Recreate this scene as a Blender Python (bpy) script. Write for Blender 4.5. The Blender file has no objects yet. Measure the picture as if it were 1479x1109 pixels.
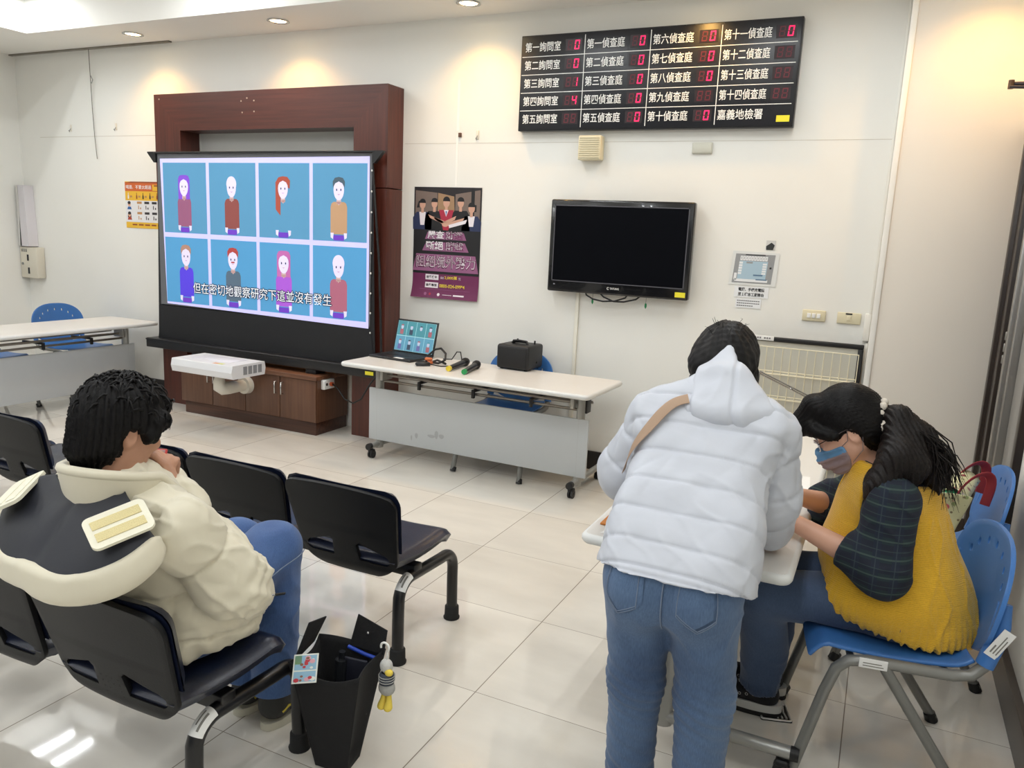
import bpy, bmesh, math, random
import numpy as np
from mathutils import Vector, Matrix
PI = math.pi
S = bpy.context.scene
COL = S.collection
random.seed(7)
# ------------------------------------------------------------------ camera, world, lights, exposure
CH = 1.5645
RC = ((0.9006324, 0.4322044, 0.0453934), (0.1203919, -0.1477719, -0.9816666), (-0.4175728, 0.8895857, -0.1851221))
cam = bpy.data.objects.new('camera', bpy.data.cameras.new('camera'))
COL.objects.link(cam)
cam.data.sensor_width = 36.0
cam.data.lens = 1128.44 / 1479 * 36.0
cam.data.clip_start = 0.05
cam.matrix_world = Matrix(((RC[0][0], -RC[1][0], -RC[2][0], 0), (RC[0][1], -RC[1][1], -RC[2][1], 0),
                           (RC[0][2], -RC[1][2], -RC[2][2], CH), (0, 0, 0, 1)))
S.camera = cam
S.view_settings.view_transform = 'Standard'
S.view_settings.look = 'None'
S.view_settings.gamma = 1.0
S.view_settings.use_curve_mapping = False
S.view_settings.exposure = 0.04
W = bpy.data.worlds.new('world')
S.world = W
W.use_nodes = True
W.node_tree.nodes['Background'].inputs[0].default_value = (0.93, 0.96, 1.0, 1)
W.node_tree.nodes['Background'].inputs[1].default_value = 0.20
SOFFIT, RECESS = 3.03, 3.42
TROFFERS = [(x, y) for x in (-6.36, -4.4, -2.4, -0.5) for y in (3.76, 1.6, -0.6, -2.6)]
TROFFER_W, SPOT_W = 13.5, 21.0
DOWN = [(-5.724, 4.70), (-4.227, 4.715), (-2.65, 4.72), (-1.15, 4.72), (0.33, 4.54)]
for i, (x, y) in enumerate(TROFFERS):
    for s in (-.13, .13):
        l = bpy.data.lights.new('tube_light', 'AREA')
        l.shape = 'RECTANGLE'; l.size = 0.028; l.size_y = 1.15
        l.energy = TROFFER_W / 2; l.color = (0.96, 0.985, 1.0)
        o = bpy.data.objects.new('tube_light', l); COL.objects.link(o)
        o.location = (x + s, y, RECESS - 0.150)
for x, y in DOWN:
    l = bpy.data.lights.new('downlight_beam', 'SPOT')
    l.energy = SPOT_W; l.color = (1.0, 0.53, 0.12); l.spot_size = math.radians(126); l.spot_blend = 0.75
    l.shadow_soft_size = 0.035
    o = bpy.data.objects.new('downlight_beam', l); COL.objects.link(o)
    o.location = (x, y, SOFFIT - 0.02)

# ------------------------------------------------------------------ helpers
def lin(c):
    return tuple(((v / 255) / 12.92 if v <= 10 else (((v / 255) + 0.055) / 1.055) ** 2.4) for v in c)

MATS = {}
def mat(name, rgb, rough=0.5, metal=0.0, spec=0.5, var=0.0, vscale=8.0, bump=0.0, bscale=60.0, emit=0.0, coat=0.0, sheen=0.0):
    """Principled material with an optional noise tint and bump in object space."""
    if name in MATS:
        return MATS[name]
    m = bpy.data.materials.new(name); m.use_nodes = True
    nt = m.node_tree; b = nt.nodes['Principled BSDF']
    c = (*lin(rgb), 1)
    b.inputs['Base Color'].default_value = c
    b.inputs['Roughness'].default_value = rough
    b.inputs['Metallic'].default_value = metal
    b.inputs['Specular IOR Level'].default_value = spec
    b.inputs['Coat Weight'].default_value = coat
    b.inputs['Sheen Weight'].default_value = sheen
    m.diffuse_color = c
    if emit:
        b.inputs['Emission Color'].default_value = c
        b.inputs['Emission Strength'].default_value = emit
    if var or bump:
        tc = nt.nodes.new('ShaderNodeTexCoord')
    if var:
        n = nt.nodes.new('ShaderNodeTexNoise'); n.inputs['Scale'].default_value = vscale; n.inputs['Detail'].default_value = 4
        r = nt.nodes.new('ShaderNodeMapRange')
        r.inputs[1].default_value = 0.3; r.inputs[2].default_value = 0.7
        r.inputs[3].default_value = 1 - var; r.inputs[4].default_value = 1 + var
        mx = nt.nodes.new('ShaderNodeVectorMath'); mx.operation = 'SCALE'
        mx.inputs[0].default_value = c[:3]
        nt.links.new(tc.outputs['Object'], n.inputs['Vector'])
        nt.links.new(n.outputs['Fac'], r.inputs[0]); nt.links.new(r.outputs[0], mx.inputs['Scale'])
        nt.links.new(mx.outputs[0], b.inputs['Base Color'])
    if bump:
        n2 = nt.nodes.new('ShaderNodeTexNoise'); n2.inputs['Scale'].default_value = bscale; n2.inputs['Detail'].default_value = 3
        bp = nt.nodes.new('ShaderNodeBump'); bp.inputs['Strength'].default_value = bump; bp.inputs['Distance'].default_value = 0.004
        nt.links.new(tc.outputs['Object'], n2.inputs['Vector'])
        nt.links.new(n2.outputs['Fac'], bp.inputs['Height']); nt.links.new(bp.outputs[0], b.inputs['Normal'])
    MATS[name] = m
    return m

_TXT = {}
def text_geo(s, bold=0.0):
    """Outline of a string at size 1 as flat polygons (x right, y up)."""
    k = (s, bold)
    if k not in _TXT:
        cu = bpy.data.curves.new('lettering', 'FONT'); cu.body = s; cu.offset = bold; cu.resolution_u = 2
        o = bpy.data.objects.new('lettering', cu); COL.objects.link(o)
        dg = bpy.context.evaluated_depsgraph_get(); dg.update()
        me = bpy.data.meshes.new_from_object(o.evaluated_get(dg))
        v = [tuple(p.co[:2]) for p in me.vertices]; f = [tuple(p.vertices) for p in me.polygons]
        bpy.data.objects.remove(o); bpy.data.curves.remove(cu); bpy.data.meshes.remove(me)
        _TXT[k] = (v, f)
    return _TXT[k]

class MB:
    """Collects shapes and links them as ONE mesh object."""
    def __init__(self, org=(0, 0, 0)):
        self.v, self.f, self.m, self.s = [], [], [], []
        self.org = Vector(org)
    def add(self, vs, fs, mi=0, smooth=False, M=None):
        b = len(self.v)
        for p in vs:
            p = Vector(p)
            self.v.append(M @ p if M is not None else p)
        for f in fs:
            self.f.append([i + b for i in f]); self.m.append(mi); self.s.append(smooth)
        return self
    def box(self, x0, x1, y0, y1, z0, z1, bev=0.0, mi=0, M=None, seg=2):
        if x0 > x1: x0, x1 = x1, x0
        if y0 > y1: y0, y1 = y1, y0
        if z0 > z1: z0, z1 = z1, z0
        if bev <= 0:
            vs = [(x, y, z) for x in (x0, x1) for y in (y0, y1) for z in (z0, z1)]
            fs = [(0, 1, 3, 2), (4, 6, 7, 5), (0, 4, 5, 1), (2, 3, 7, 6), (0, 2, 6, 4), (1, 5, 7, 3)]
            return self.add(vs, fs, mi, False, M)
        bm = bmesh.new(); bmesh.ops.create_cube(bm, size=1)
        for v in bm.verts:
            v.co = Vector(((x0 + x1) / 2 + v.co.x * (x1 - x0), (y0 + y1) / 2 + v.co.y * (y1 - y0), (z0 + z1) / 2 + v.co.z * (z1 - z0)))
        bmesh.ops.bevel(bm, geom=list(bm.edges), offset=min(bev, 0.49 * min(x1 - x0, y1 - y0, z1 - z0)), segments=seg, profile=0.5, affect='EDGES')
        bm.verts.index_update()
        self.add([v.co.copy() for v in bm.verts], [[v.index for v in f.verts] for f in bm.faces], mi, True, M)
        bm.free(); return self
    def cyl(self, a, b, r, r2=None, seg=20, mi=0, M=None, smooth=True, cap=True):
        a, b = Vector(a), Vector(b); r2 = r if r2 is None else r2
        d = (b - a).normalized(); u = d.orthogonal().normalized(); w = d.cross(u)
        vs, fs = [], []
        for p, q in ((a, r), (b, r2)):
            for i in range(seg):
                t = 2 * PI * i / seg; vs.append(p + u * (q * math.cos(t)) + w * (q * math.sin(t)))
        for i in range(seg):
            j = (i + 1) % seg; fs.append((i, j, seg + j, seg + i))
        self.add(vs, fs, mi, smooth, M)
        if cap:
            self.add(vs[:seg], [tuple(range(seg))[::-1]], mi, False, M); self.add(vs[seg:], [tuple(range(seg))], mi, False, M)
        return self
    def tube(self, pts, r, seg=10, mi=0, M=None, closed=False, flat=None, up=None):
        """Tube along pts; r one radius or one per point; flat=(a,b) scales the section."""
        pts = [Vector(p) for p in pts]; n = len(pts)
        rs = r if isinstance(r, (list, tuple)) else [r] * n
        fa, fb = flat or (1, 1)
        vs, fs = [], []; u = Vector(up) if up is not None else None
        for i in range(n):
            if closed: t = pts[(i + 1) % n] - pts[i - 1]
            else: t = pts[min(i + 1, n - 1)] - pts[max(i - 1, 0)]
            t.normalize()
            if u is None: u = t.orthogonal()
            u = (u - t * u.dot(t)).normalized(); w = t.cross(u)
            for k in range(seg):
                a = 2 * PI * k / seg; vs.append(pts[i] + u * (rs[i] * fa * math.cos(a)) + w * (rs[i] * fb * math.sin(a)))
        for i in range(n if closed else n - 1):
            i2 = (i + 1) % n
            for k in range(seg):
                k2 = (k + 1) % seg; fs.append((i * seg + k, i * seg + k2, i2 * seg + k2, i2 * seg + k))
        self.add(vs, fs, mi, True, M)
        if not closed:
            self.add(vs[:seg], [tuple(range(seg))[::-1]], mi, False, M); self.add(vs[-seg:], [tuple(range(seg))], mi, False, M)
        return self
    def prism(self, poly, d0, d1, plane='xz', mi=0, M=None, smooth=False):
        """Extrude a 2-D outline between depths d0 and d1 along the remaining axis."""
        def P(p, d): return {'xz': (p[0], d, p[1]), 'xy': (p[0], p[1], d), 'yz': (d, p[0], p[1])}[plane]
        n = len(poly); vs = [P(p, d0) for p in poly] + [P(p, d1) for p in poly]
        self.add(vs, [(i, (i + 1) % n, n + (i + 1) % n, n + i) for i in range(n)], mi, smooth, M)
        self.add(vs, [tuple(range(n))[::-1], tuple(range(n, 2 * n))], mi, False, M)
        return self
    def lathe(self, prof, c=(0, 0, 0), seg=24, mi=0, M=None, smooth=True):
        vs, fs = [], []; n = len(prof)
        for r, z in prof:
            for k in range(seg):
                a = 2 * PI * k / seg; vs.append((c[0] + r * math.cos(a), c[1] + r * math.sin(a), c[2] + z))
        for i in range(n - 1):
            for k in range(seg):
                k2 = (k + 1) % seg; fs.append((i * seg + k, i * seg + k2, (i + 1) * seg + k2, (i + 1) * seg + k))
        return self.add(vs, fs, mi, smooth, M)
    def ell(self, c, r, mi=0, M=None, nu=16, nv=10):
        vs, fs = [], []
        for j in range(nv + 1):
            t = PI * j / nv
            for i in range(nu):
                a = 2 * PI * i / nu
                vs.append((c[0] + r[0] * math.sin(t) * math.cos(a), c[1] + r[1] * math.sin(t) * math.sin(a), c[2] + r[2] * math.cos(t)))
        for j in range(nv):
            for i in range(nu):
                i2 = (i + 1) % nu; fs.append((j * nu + i, (j + 1) * nu + i, (j + 1) * nu + i2, j * nu + i2))
        return self.add(vs, fs, mi, True, M)
    def grid(self, fn, nu, nv, mi=0, M=None, smooth=True, mifn=None):
        vs = [fn(i / nu, j / nv) for j in range(nv + 1) for i in range(nu + 1)]
        for j in range(nv):
            for i in range(nu):
                pass
        fs = [(j * (nu + 1) + i, j * (nu + 1) + i + 1, (j + 1) * (nu + 1) + i + 1, (j + 1) * (nu + 1) + i) for j in range(nv) for i in range(nu)]
        b = len(self.m)
        self.add(vs, fs, mi, smooth, M)
        if mifn:
            for k in range(nu * nv):
                self.m[b + k] = mifn(((k % nu) + .5) / nu, (k // nu + .5) / nv)
        return self
    def rect(self, o, ux, uy, mi=0):
        o, ux, uy = Vector(o), Vector(ux), Vector(uy)
        return self.add([o, o + ux, o + ux + uy, o + uy], [(0, 1, 2, 3)], mi)
    def text(self, s, o, ux, uy, h, mi=0, w=None, align='l', bold=0.0):
        """Lettering of height h with its lower left corner at o; w forces the total width."""
        v, f = text_geo(s, bold)
        if not v: return self
        x0 = min(p[0] for p in v); x1 = max(p[0] for p in v); y0 = min(p[1] for p in v); y1 = max(p[1] for p in v)
        sy = h / max(y1 - y0, 1e-6); sx = (w / (x1 - x0)) if w else sy
        off = {'l': 0, 'c': -0.5, 'r': -1}[align] * (x1 - x0) * sx
        o, ux, uy = Vector(o), Vector(ux).normalized(), Vector(uy).normalized()
        return self.add([o + ux * ((p[0] - x0) * sx + off) + uy * ((p[1] - y0) * sy) for p in v], f, mi)
    def build(self, name, mats, parent=None, mods=None):
        me = bpy.data.meshes.new(name)
        me.from_pydata([tuple(p - self.org) for p in self.v], [], self.f)
        if not isinstance(mats, (list, tuple)): mats = [mats]
        for m in mats: me.materials.append(m)
        me.polygons.foreach_set('material_index', self.m)
        me.polygons.foreach_set('use_smooth', self.s)
        me.validate(); me.update()
        o = bpy.data.objects.new(name, me); COL.objects.link(o)
        if parent is not None: o.parent = parent
        else: o.location = self.org
        for t, kw in (mods or []):
            md = o.modifiers.new(t.lower(), t)
            for k, val in kw.items(): setattr(md, k, val)
        return o

def tag(o, label=None, cat=None, group=None, kind=None):
    for k, v in (('label', label), ('category', cat), ('group', group), ('kind', kind)):
        if v: o[k] = v
    return o
def thing(name, label, cat, loc=(0, 0, 0), rz=0.0, group=None):
    o = bpy.data.objects.new(name, None); COL.objects.link(o)
    o.empty_display_size = 0.1
    o.location = loc; o.rotation_euler = (0, 0, rz)
    return tag(o, label, cat, group)
def struct(o):
    o['kind'] = 'structure'; return o
def dup(root, loc, rz=None, label=None):
    r = root.copy(); COL.objects.link(r); r.location = loc
    if rz is not None: r.rotation_euler = (0, 0, rz)
    if label: r['label'] = label
    def kids(a, b):
        for ch in list(a.children):
            c = ch.copy(); COL.objects.link(c); c.parent = b
            kids(ch, c)
    kids(root, r)
    return r
def rrect(w, h, r, n=6, cx=0, cy=0):
    """Rounded rectangle outline, counter-clockwise."""
    out = []
    for sx, sy, a0 in ((1, 1, 0), (-1, 1, 90), (-1, -1, 180), (1, -1, 270)):
        for k in range(n + 1):
            a = math.radians(a0 + 90 * k / n)
            out.append((cx + sx * (w / 2 - r) + r * math.cos(a), cy + sy * (h / 2 - r) + r * math.sin(a)))
    return out
def cut(o, cutters):
    """Boolean-cut closed shapes out of o once and bake the result; the cutters are removed."""
    for c in cutters:
        c.parent = o.parent
        bm = bmesh.new(); bm.from_mesh(c.data); bmesh.ops.remove_doubles(bm, verts=bm.verts, dist=1e-5); bmesh.ops.recalc_face_normals(bm, faces=bm.faces); bm.to_mesh(c.data); bm.free()
        md = o.modifiers.new('cut', 'BOOLEAN'); md.operation = 'DIFFERENCE'; md.object = c; md.solver = 'EXACT'
    dg = bpy.context.evaluated_depsgraph_get(); dg.update()
    me = bpy.data.meshes.new_from_object(o.evaluated_get(dg))
    o.modifiers.clear(); old = o.data; o.data = me; me.name = old.name
    bpy.data.meshes.remove(old)
    for c in cutters: bpy.data.objects.remove(c)
    return o
def arc(c, r, a0, a1, n, plane='yz', fixed=0.0):
    out = []
    for k in range(n + 1):
        a = math.radians(a0 + (a1 - a0) * k / n); p, q = c[0] + r * math.cos(a), c[1] + r * math.sin(a)
        out.append({'yz': (fixed, p, q), 'xz': (p, fixed, q), 'xy': (p, q, fixed)}[plane])
    return out
X, Y, Z = Vector((1, 0, 0)), Vector((0, 1, 0)), Vector((0, 0, 1))
# ------------------------------------------------------------------ materials
WALL = mat('wall_paint', (236, 235, 229), 0.75, var=0.02, vscale=1.3, bump=0.05, bscale=140)
WALLG = mat('wall_paint_soffit', (240, 238, 232), 0.8, var=0.01, vscale=2)
WHITE = mat('white_plastic', (235, 235, 232), 0.4)
IVORY = mat('ivory_plastic', (222, 213, 182), 0.45)
BLACK = mat('black_plastic', (22, 22, 24), 0.42)
GLOSSB = mat('black_gloss', (10, 10, 12), 0.12, coat=0.3)
RUBBER = mat('black_rubber', (20, 20, 21), 0.7)
CHROME = mat('chrome', (205, 205, 205), 0.22, metal=1.0)
STEEL = mat('grey_steel', (150, 151, 150), 0.38, metal=0.55)
YLABEL = mat('yellow_label', (236, 224, 50), 0.6)
PAPER = mat('white_paper', (238, 238, 236), 0.7)
INK = mat('printed_ink', (30, 32, 36), 0.7)

def floor_material():
    m = bpy.data.materials.new('polished_tile'); m.use_nodes = True
    nt = m.node_tree; N = nt.nodes.new; L = nt.links.new; b = nt.nodes['Principled BSDF']
    tc = N('ShaderNodeTexCoord'); sx = N('ShaderNodeSeparateXYZ'); L(tc.outputs['Object'], sx.inputs[0])
    def M(op, a, c=None):
        n = N('ShaderNodeMath'); n.operation = op
        for i, v in ((0, a), (1, c)):
            if v is None: continue
            if isinstance(v, (int, float)): n.inputs[i].default_value = v
            else: L(v, n.inputs[i])
        return n.outputs[0]
    T = 0.5835
    u = M('DIVIDE', M('ADD', sx.outputs[0], 1.124 + 20 * T), T); v = M('DIVIDE', M('SUBTRACT', sx.outputs[1], 2.2105 - 20 * T), T)
    fu, fv = M('FRACT', u), M('FRACT', v)
    du = M('MINIMUM', fu, M('SUBTRACT', 1.0, fu)); dv = M('MINIMUM', fv, M('SUBTRACT', 1.0, fv))
    d = M('MINIMUM', du, M('MULTIPLY', dv, 1.5))
    joint = N('ShaderNodeMapRange'); L(d, joint.inputs[0])
    joint.inputs[1].default_value = 0.0012; joint.inputs[2].default_value = 0.0042
    cell = N('ShaderNodeCombineXYZ'); L(M('FLOOR', u), cell.inputs[0]); L(M('FLOOR', v), cell.inputs[1])
    wn = N('ShaderNodeTexWhiteNoise'); wn.noise_dimensions = '3D'; L(cell.outputs[0], wn.inputs['Vector'])
    # veins and wear
    off = N('ShaderNodeVectorMath'); off.operation = 'MULTIPLY_ADD'; L(wn.outputs['Color'], off.inputs[0])
    off.inputs[1].default_value = (9, 9, 9); L(tc.outputs['Object'], off.inputs[2])
    mp = N('ShaderNodeMapping'); mp.inputs['Scale'].default_value = (1.2, 3.4, 1); mp.inputs['Rotation'].default_value = (0, 0, 0.5)
    L(off.outputs[0], mp.inputs['Vector'])
    n1 = N('ShaderNodeTexNoise'); n1.inputs['Scale'].default_value = 1.6; n1.inputs['Detail'].default_value = 5; L(mp.outputs[0], n1.inputs['Vector'])
    n2 = N('ShaderNodeTexNoise'); n2.inputs['Scale'].default_value = 0.9; n2.inputs['Detail'].default_value = 3; L(tc.outputs['Object'], n2.inputs['Vector'])
    r1 = N('ShaderNodeValToRGB'); L(n1.outputs['Fac'], r1.inputs[0])
    r1.color_ramp.elements[0].position = 0.2; r1.color_ramp.elements[0].color = (*lin((210, 205, 196)), 1)
    r1.color_ramp.elements[1].position = 0.68; r1.color_ramp.elements[1].color = (*lin((226, 221, 211)), 1)
    r2 = N('ShaderNodeMapRange'); L(wn.outputs['Value'], r2.inputs[0]); r2.inputs[3].default_value = 0.93; r2.inputs[4].default_value = 1.04
    r3 = N('ShaderNodeMapRange'); L(n2.outputs['Fac'], r3.inputs[0]); r3.inputs[1].default_value = 0.3; r3.inputs[2].default_value = 0.7
    r3.inputs[3].default_value = 0.96; r3.inputs[4].default_value = 1.03
    sc = N('ShaderNodeVectorMath'); sc.operation = 'SCALE'; L(r1.outputs[0], sc.inputs[0]); L(M('MULTIPLY', r2.outputs[0], r3.outputs[0]), sc.inputs['Scale'])
    mx = N('ShaderNodeMix'); mx.data_type = 'RGBA'; L(joint.outputs[0], mx.inputs[0])
    mx.inputs[6].default_value = (*lin((120, 108, 95)), 1); L(sc.outputs[0], mx.inputs[7])
    L(mx.outputs[2], b.inputs['Base Color'])
    b.inputs['Roughness'].default_value = 0.10; b.inputs['Specular IOR Level'].default_value = 0.62
    jr = N('ShaderNodeMapRange'); L(n1.outputs['Fac'], jr.inputs[0]); jr.inputs[3].default_value = 0.02; jr.inputs[4].default_value = 0.07
    L(jr.outputs[0], b.inputs['Roughness'])
    return m

XL, XR, YB, YF, YP = -7.70, 0.57, 5.0, -3.4, 4.86      # room planes; YP = face of the corner column
# floor
f = MB(); f.box(XL - .2, XR + .2, YF, YB + .2, -0.12, 0.0); struct(f.build('floor', floor_material()))
# back wall with the niche behind the wooden surround
NX0, NX1, NZ1 = -5.344, -3.609, 2.29
w = MB()
w.box(XL - .15, NX0, YB, YB + .15, 0, RECESS); w.box(NX1, XR + .15, YB, YB + .15, 0, RECESS); w.box(NX0, NX1, YB, YB + .15, NZ1, RECESS)
w.box(NX0, NX1, YB + .015, YB + .15, 0, NZ1)
struct(w.build('wall_back', WALL))
# panel joints and the filled joint strip on the back wall
t = MB()
t.box(-7.4, -5.63, YB - .0012, YB, 2.283, 2.287); t.box(-3.3, -0.06, YB - .0012, YB, 2.193, 2.196)
struct(t.build('trim_1', mat('joint_line', (206, 201, 188), 0.9)))
t = MB(); t.box(-2.868, -2.850, YB - .0015, YB, 2.28, 2.62); t.box(-2.868, -2.852, YB - .0015, YB, 1.90, 2.255)
struct(t.build('trim_2', mat('joint_filler', (248, 246, 240), 0.8)))
w = MB(); w.box(XL - .15, XL, YF, YB + .15, 0, RECESS); struct(w.build('wall_left', WALL))
# right wall with a doorway (frame 3.72 .. 4.86)
DY0, DY1, DZ = 3.62, YP, 2.15
w = MB(); w.box(XR, XR + .15, YF, DY0, 0, RECESS); w.box(XR, XR + .15, DY0, YB + .15, DZ, RECESS)
struct(w.build('wall_right', mat('wall_paint_right', (232, 229, 220), 0.75, var=0.02, vscale=1.2, bump=.05, bscale=140)))
w = MB(); w.box(-0.046, XR + .15, YP, YB + .05, 0, SOFFIT, bev=.004)
struct(w.build('wall_column', mat('wall_paint_column', (230, 224, 214), 0.75, var=0.03, vscale=1.1, bump=.05, bscale=140)))
# white corner bead along the column edge
t = MB(); t.box(-0.058, -0.026, YP - .008, YP + .03, 0, SOFFIT, bev=.003); struct(t.build('trim_3', mat('white_trim', (240, 238, 232), 0.5)))
# door frame and doors in the right wall: dark jamb, silver sliding rail, grey leaves
DK = mat('dark_bronze_frame', (44, 36, 31), 0.35); ALU = mat('brushed_aluminium', (170, 168, 164), 0.32, metal=0.8)
GREYD = mat('grey_door_paint', (150, 150, 148), 0.42)
d = MB(); d.box(XR - .03, XR + .16, DY1 - .065, DY1, 0, DZ, bev=.004); d.box(XR - .012, XR + .16, DY1 - .20, DY1 - .065, 0, DZ, bev=.004)
d.box(XR - .03, XR + .16, DY0, DY0 + .06, 0, DZ, bev=.004); d.box(XR - .03, XR + .16, DY0, DY1, DZ, DZ + .07, bev=.004)
dr = struct(d.build('door_1', DK))
d = MB(); d.box(XR + .02, XR + .075, DY1 - .35, DY1 - .20, 0, DZ, bev=.004); d.box(XR + .0, XR + .03, DY1 - .30, DY1 - .25, 0, DZ, bev=.004); d.build('sliding_rail', ALU, dr)
d = MB(); d.box(XR + .055, XR + .10, DY0 + .06, DY1 - .36, 0.0, DZ, bev=.004)
d.box(XR + .025, XR + .07, DY0 + .06, DY0 + .55, 0.0, DZ, bev=.004); d.build('door_leaf', GREYD, dr)
d = MB()
for z in (1.04, 1.10, 1.16): d.box(XR + .0, XR + .05, DY1 - .21, DY1 - .16, z, z + .045, bev=.004)
d.build('hinge', ALU, dr)
# baseboards
BB = mat('dark_baseboard', (38, 36, 36), 0.4)
b = MB(); b.box(XL, -5.63, YB - .015, YB, 0, .13, bev=.003); b.box(-3.32, -0.06, YB - .015, YB, 0, .13, bev=.003); struct(b.build('baseboard_back', BB))
b = MB(); b.box(XL, XL + .015, YF, YB, 0, .13, bev=.003); struct(b.build('baseboard_left', BB))
b = MB(); b.box(XR - .028, XR, YF, DY0, 0, .135, bev=.003); b.box(-0.06, XR, YP - .015, YP, 0, .135, bev=.003)
struct(b.build('baseboard_right', mat('dark_brown_baseboard', (70, 62, 56), 0.35)))
# ceiling: lower soffit round a raised tray
RX0, RY1 = -6.66, 4.44
c = MB(); c.box(XL - .15, XR + .15, RY1, YB + .15, SOFFIT, SOFFIT + .1); c.box(XL - .15, RX0, YF, RY1, SOFFIT, SOFFIT + .1)
c.box(XL - .15, XR + .15, YF, YB + .15, RECESS, RECESS + .1)
c.box(RX0 - .05, XR + .15, RY1 - .006, RY1 + .05, SOFFIT - .0005, RECESS); c.box(RX0 - .05, RX0 + .006, YF, RY1, SOFFIT - .0005, RECESS)
struct(c.build('ceiling', WALLG))
# fluorescent fixtures in the tray
TUBE = mat('fluorescent_tube', (244, 250, 255), 0.4, emit=9.0)
pr = None
for i, (x, y) in enumerate(TROFFERS):
    lab = 'white recessed fluorescent ceiling fixture with two tubes in the raised ceiling'
    if pr is None:
        pr = thing('fluorescent_fixture', lab, 'ceiling light', (x, y, RECESS), 0, 'fluorescent fixtures of the raised ceiling')
        m = MB(); m.box(-.30, .30, -.62, .62, -.12, 0, bev=.004); m.build('housing', WHITE, pr)
        for s in (-.13, .13):
            m = MB(); m.cyl((s, -.58, -.134), (s, .58, -.134), .012, seg=10); m.build('tube', TUBE, pr)
    else: dup(pr, (x, y, RECESS))
# recessed downlights along the back wall
DLE = mat('warm_lamp', (255, 226, 170), 0.4, emit=14.0)
names = ['at the end of the picture rail', 'above the wooden surround', 'left of the court number board',
         'above the court number board', 'above the corner column']
p0 = None
for (x, y), nm in zip(DOWN, names):
    lab = 'round warm downlight in the soffit ' + nm
    if p0 is None:
        p0 = thing('downlight', lab, 'ceiling light', (x, y, SOFFIT), 0, 'downlights along the back wall')
        m = MB(); m.lathe([(.062, 0), (.078, -.001), (.08, -.006), (.066, -.009), (.060, -.004), (.058, 0)], seg=28); m.build('ring', CHROME, p0)
        m = MB(); m.lathe([(0, -.0035), (.03, -.0035), (.059, -.001)], seg=24); m.build('lens', DLE, p0)
    else: dup(p0, (x, y, SOFFIT), None, lab)
# ------------------------------------------------------------------ wood
def wood(name, a, b, hor=False, rough=0.35, sc=1.0):
    m = bpy.data.materials.new(name); m.use_nodes = True
    nt = m.node_tree; N = nt.nodes.new; L = nt.links.new; p = nt.nodes['Principled BSDF']
    tc = N('ShaderNodeTexCoord'); mp = N('ShaderNodeMapping'); mp.inputs['Scale'].default_value = (1.1 * sc, 28 * sc, 28 * sc) if hor else (28 * sc, 28 * sc, 1.1 * sc)
    L(tc.outputs['Object'], mp.inputs['Vector'])
    n = N('ShaderNodeTexNoise'); n.inputs['Scale'].default_value = 1.6; n.inputs['Detail'].default_value = 6; n.inputs['Distortion'].default_value = 0.5
    L(mp.outputs[0], n.inputs['Vector'])
    r = N('ShaderNodeValToRGB'); L(n.outputs['Fac'], r.inputs[0])
    r.color_ramp.elements[0].position = 0.32; r.color_ramp.elements[0].color = (*lin(a), 1)
    r.color_ramp.elements[1].position = 0.68; r.color_ramp.elements[1].color = (*lin(b), 1)
    L(r.outputs[0], p.inputs['Base Color']); p.inputs['Roughness'].default_value = rough
    return m
WV = wood('mahogany_vertical', (72, 34, 26), (92, 45, 34)); WH = wood('mahogany_horizontal', (72, 34, 26), (92, 45, 34), True)
CV = wood('walnut_door', (90, 60, 44), (106, 73, 54)); CHZ = wood('walnut_top', (88, 56, 40), (124, 84, 60), True); CD = wood('walnut_plinth', (60, 36, 27), (86, 54, 40), True)

# ------------------------------------------------------------------ wooden surround
A, B_, T0 = -5.632, -3.315, 2.578
th = thing('wooden_surround', 'tall mahogany wall surround framing the niche behind the projection screen', 'frame', ((A + B_) / 2, 4.9, 0))
o_ = th.location
y0, y1 = 4.80, 4.998
m = MB(o_); m.prism([(A, T0), (NX0, NZ1), (NX1, NZ1), (B_, T0)], y0, y1); m.build('lintel', WH, th, [('BEVEL', dict(width=.003, segments=1))])
m = MB(o_); m.prism([(A, 0), (NX0, 0), (NX0, NZ1), (A, T0)], y0, y1); m.build('post', WV, th, [('BEVEL', dict(width=.003, segments=1))])
m = MB(o_); m.prism([(B_, T0), (NX1, NZ1), (NX1, 1.868), (B_, 1.868)], y0, y1); m.prism([(B_, 1.862), (NX1, 1.862), (NX1, 0), (B_, 0)], y0, y1)
m.build('post', WV, th, [('BEVEL', dict(width=.003, segments=1))])
m = MB(o_)
for (x, z) in ((-4.62, 2.52), (-4.68, 2.50), (-4.55, 2.50), (-4.67, 2.415), (-4.55, 2.42), (-5.57, 2.54), (-3.53, 1.90)): m.cyl((x, y0 - .003, z), (x, y0 + .004, z), .006, seg=8)
m.build('screw_hole', mat('pale_filler', (190, 170, 150), .8), th)

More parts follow.
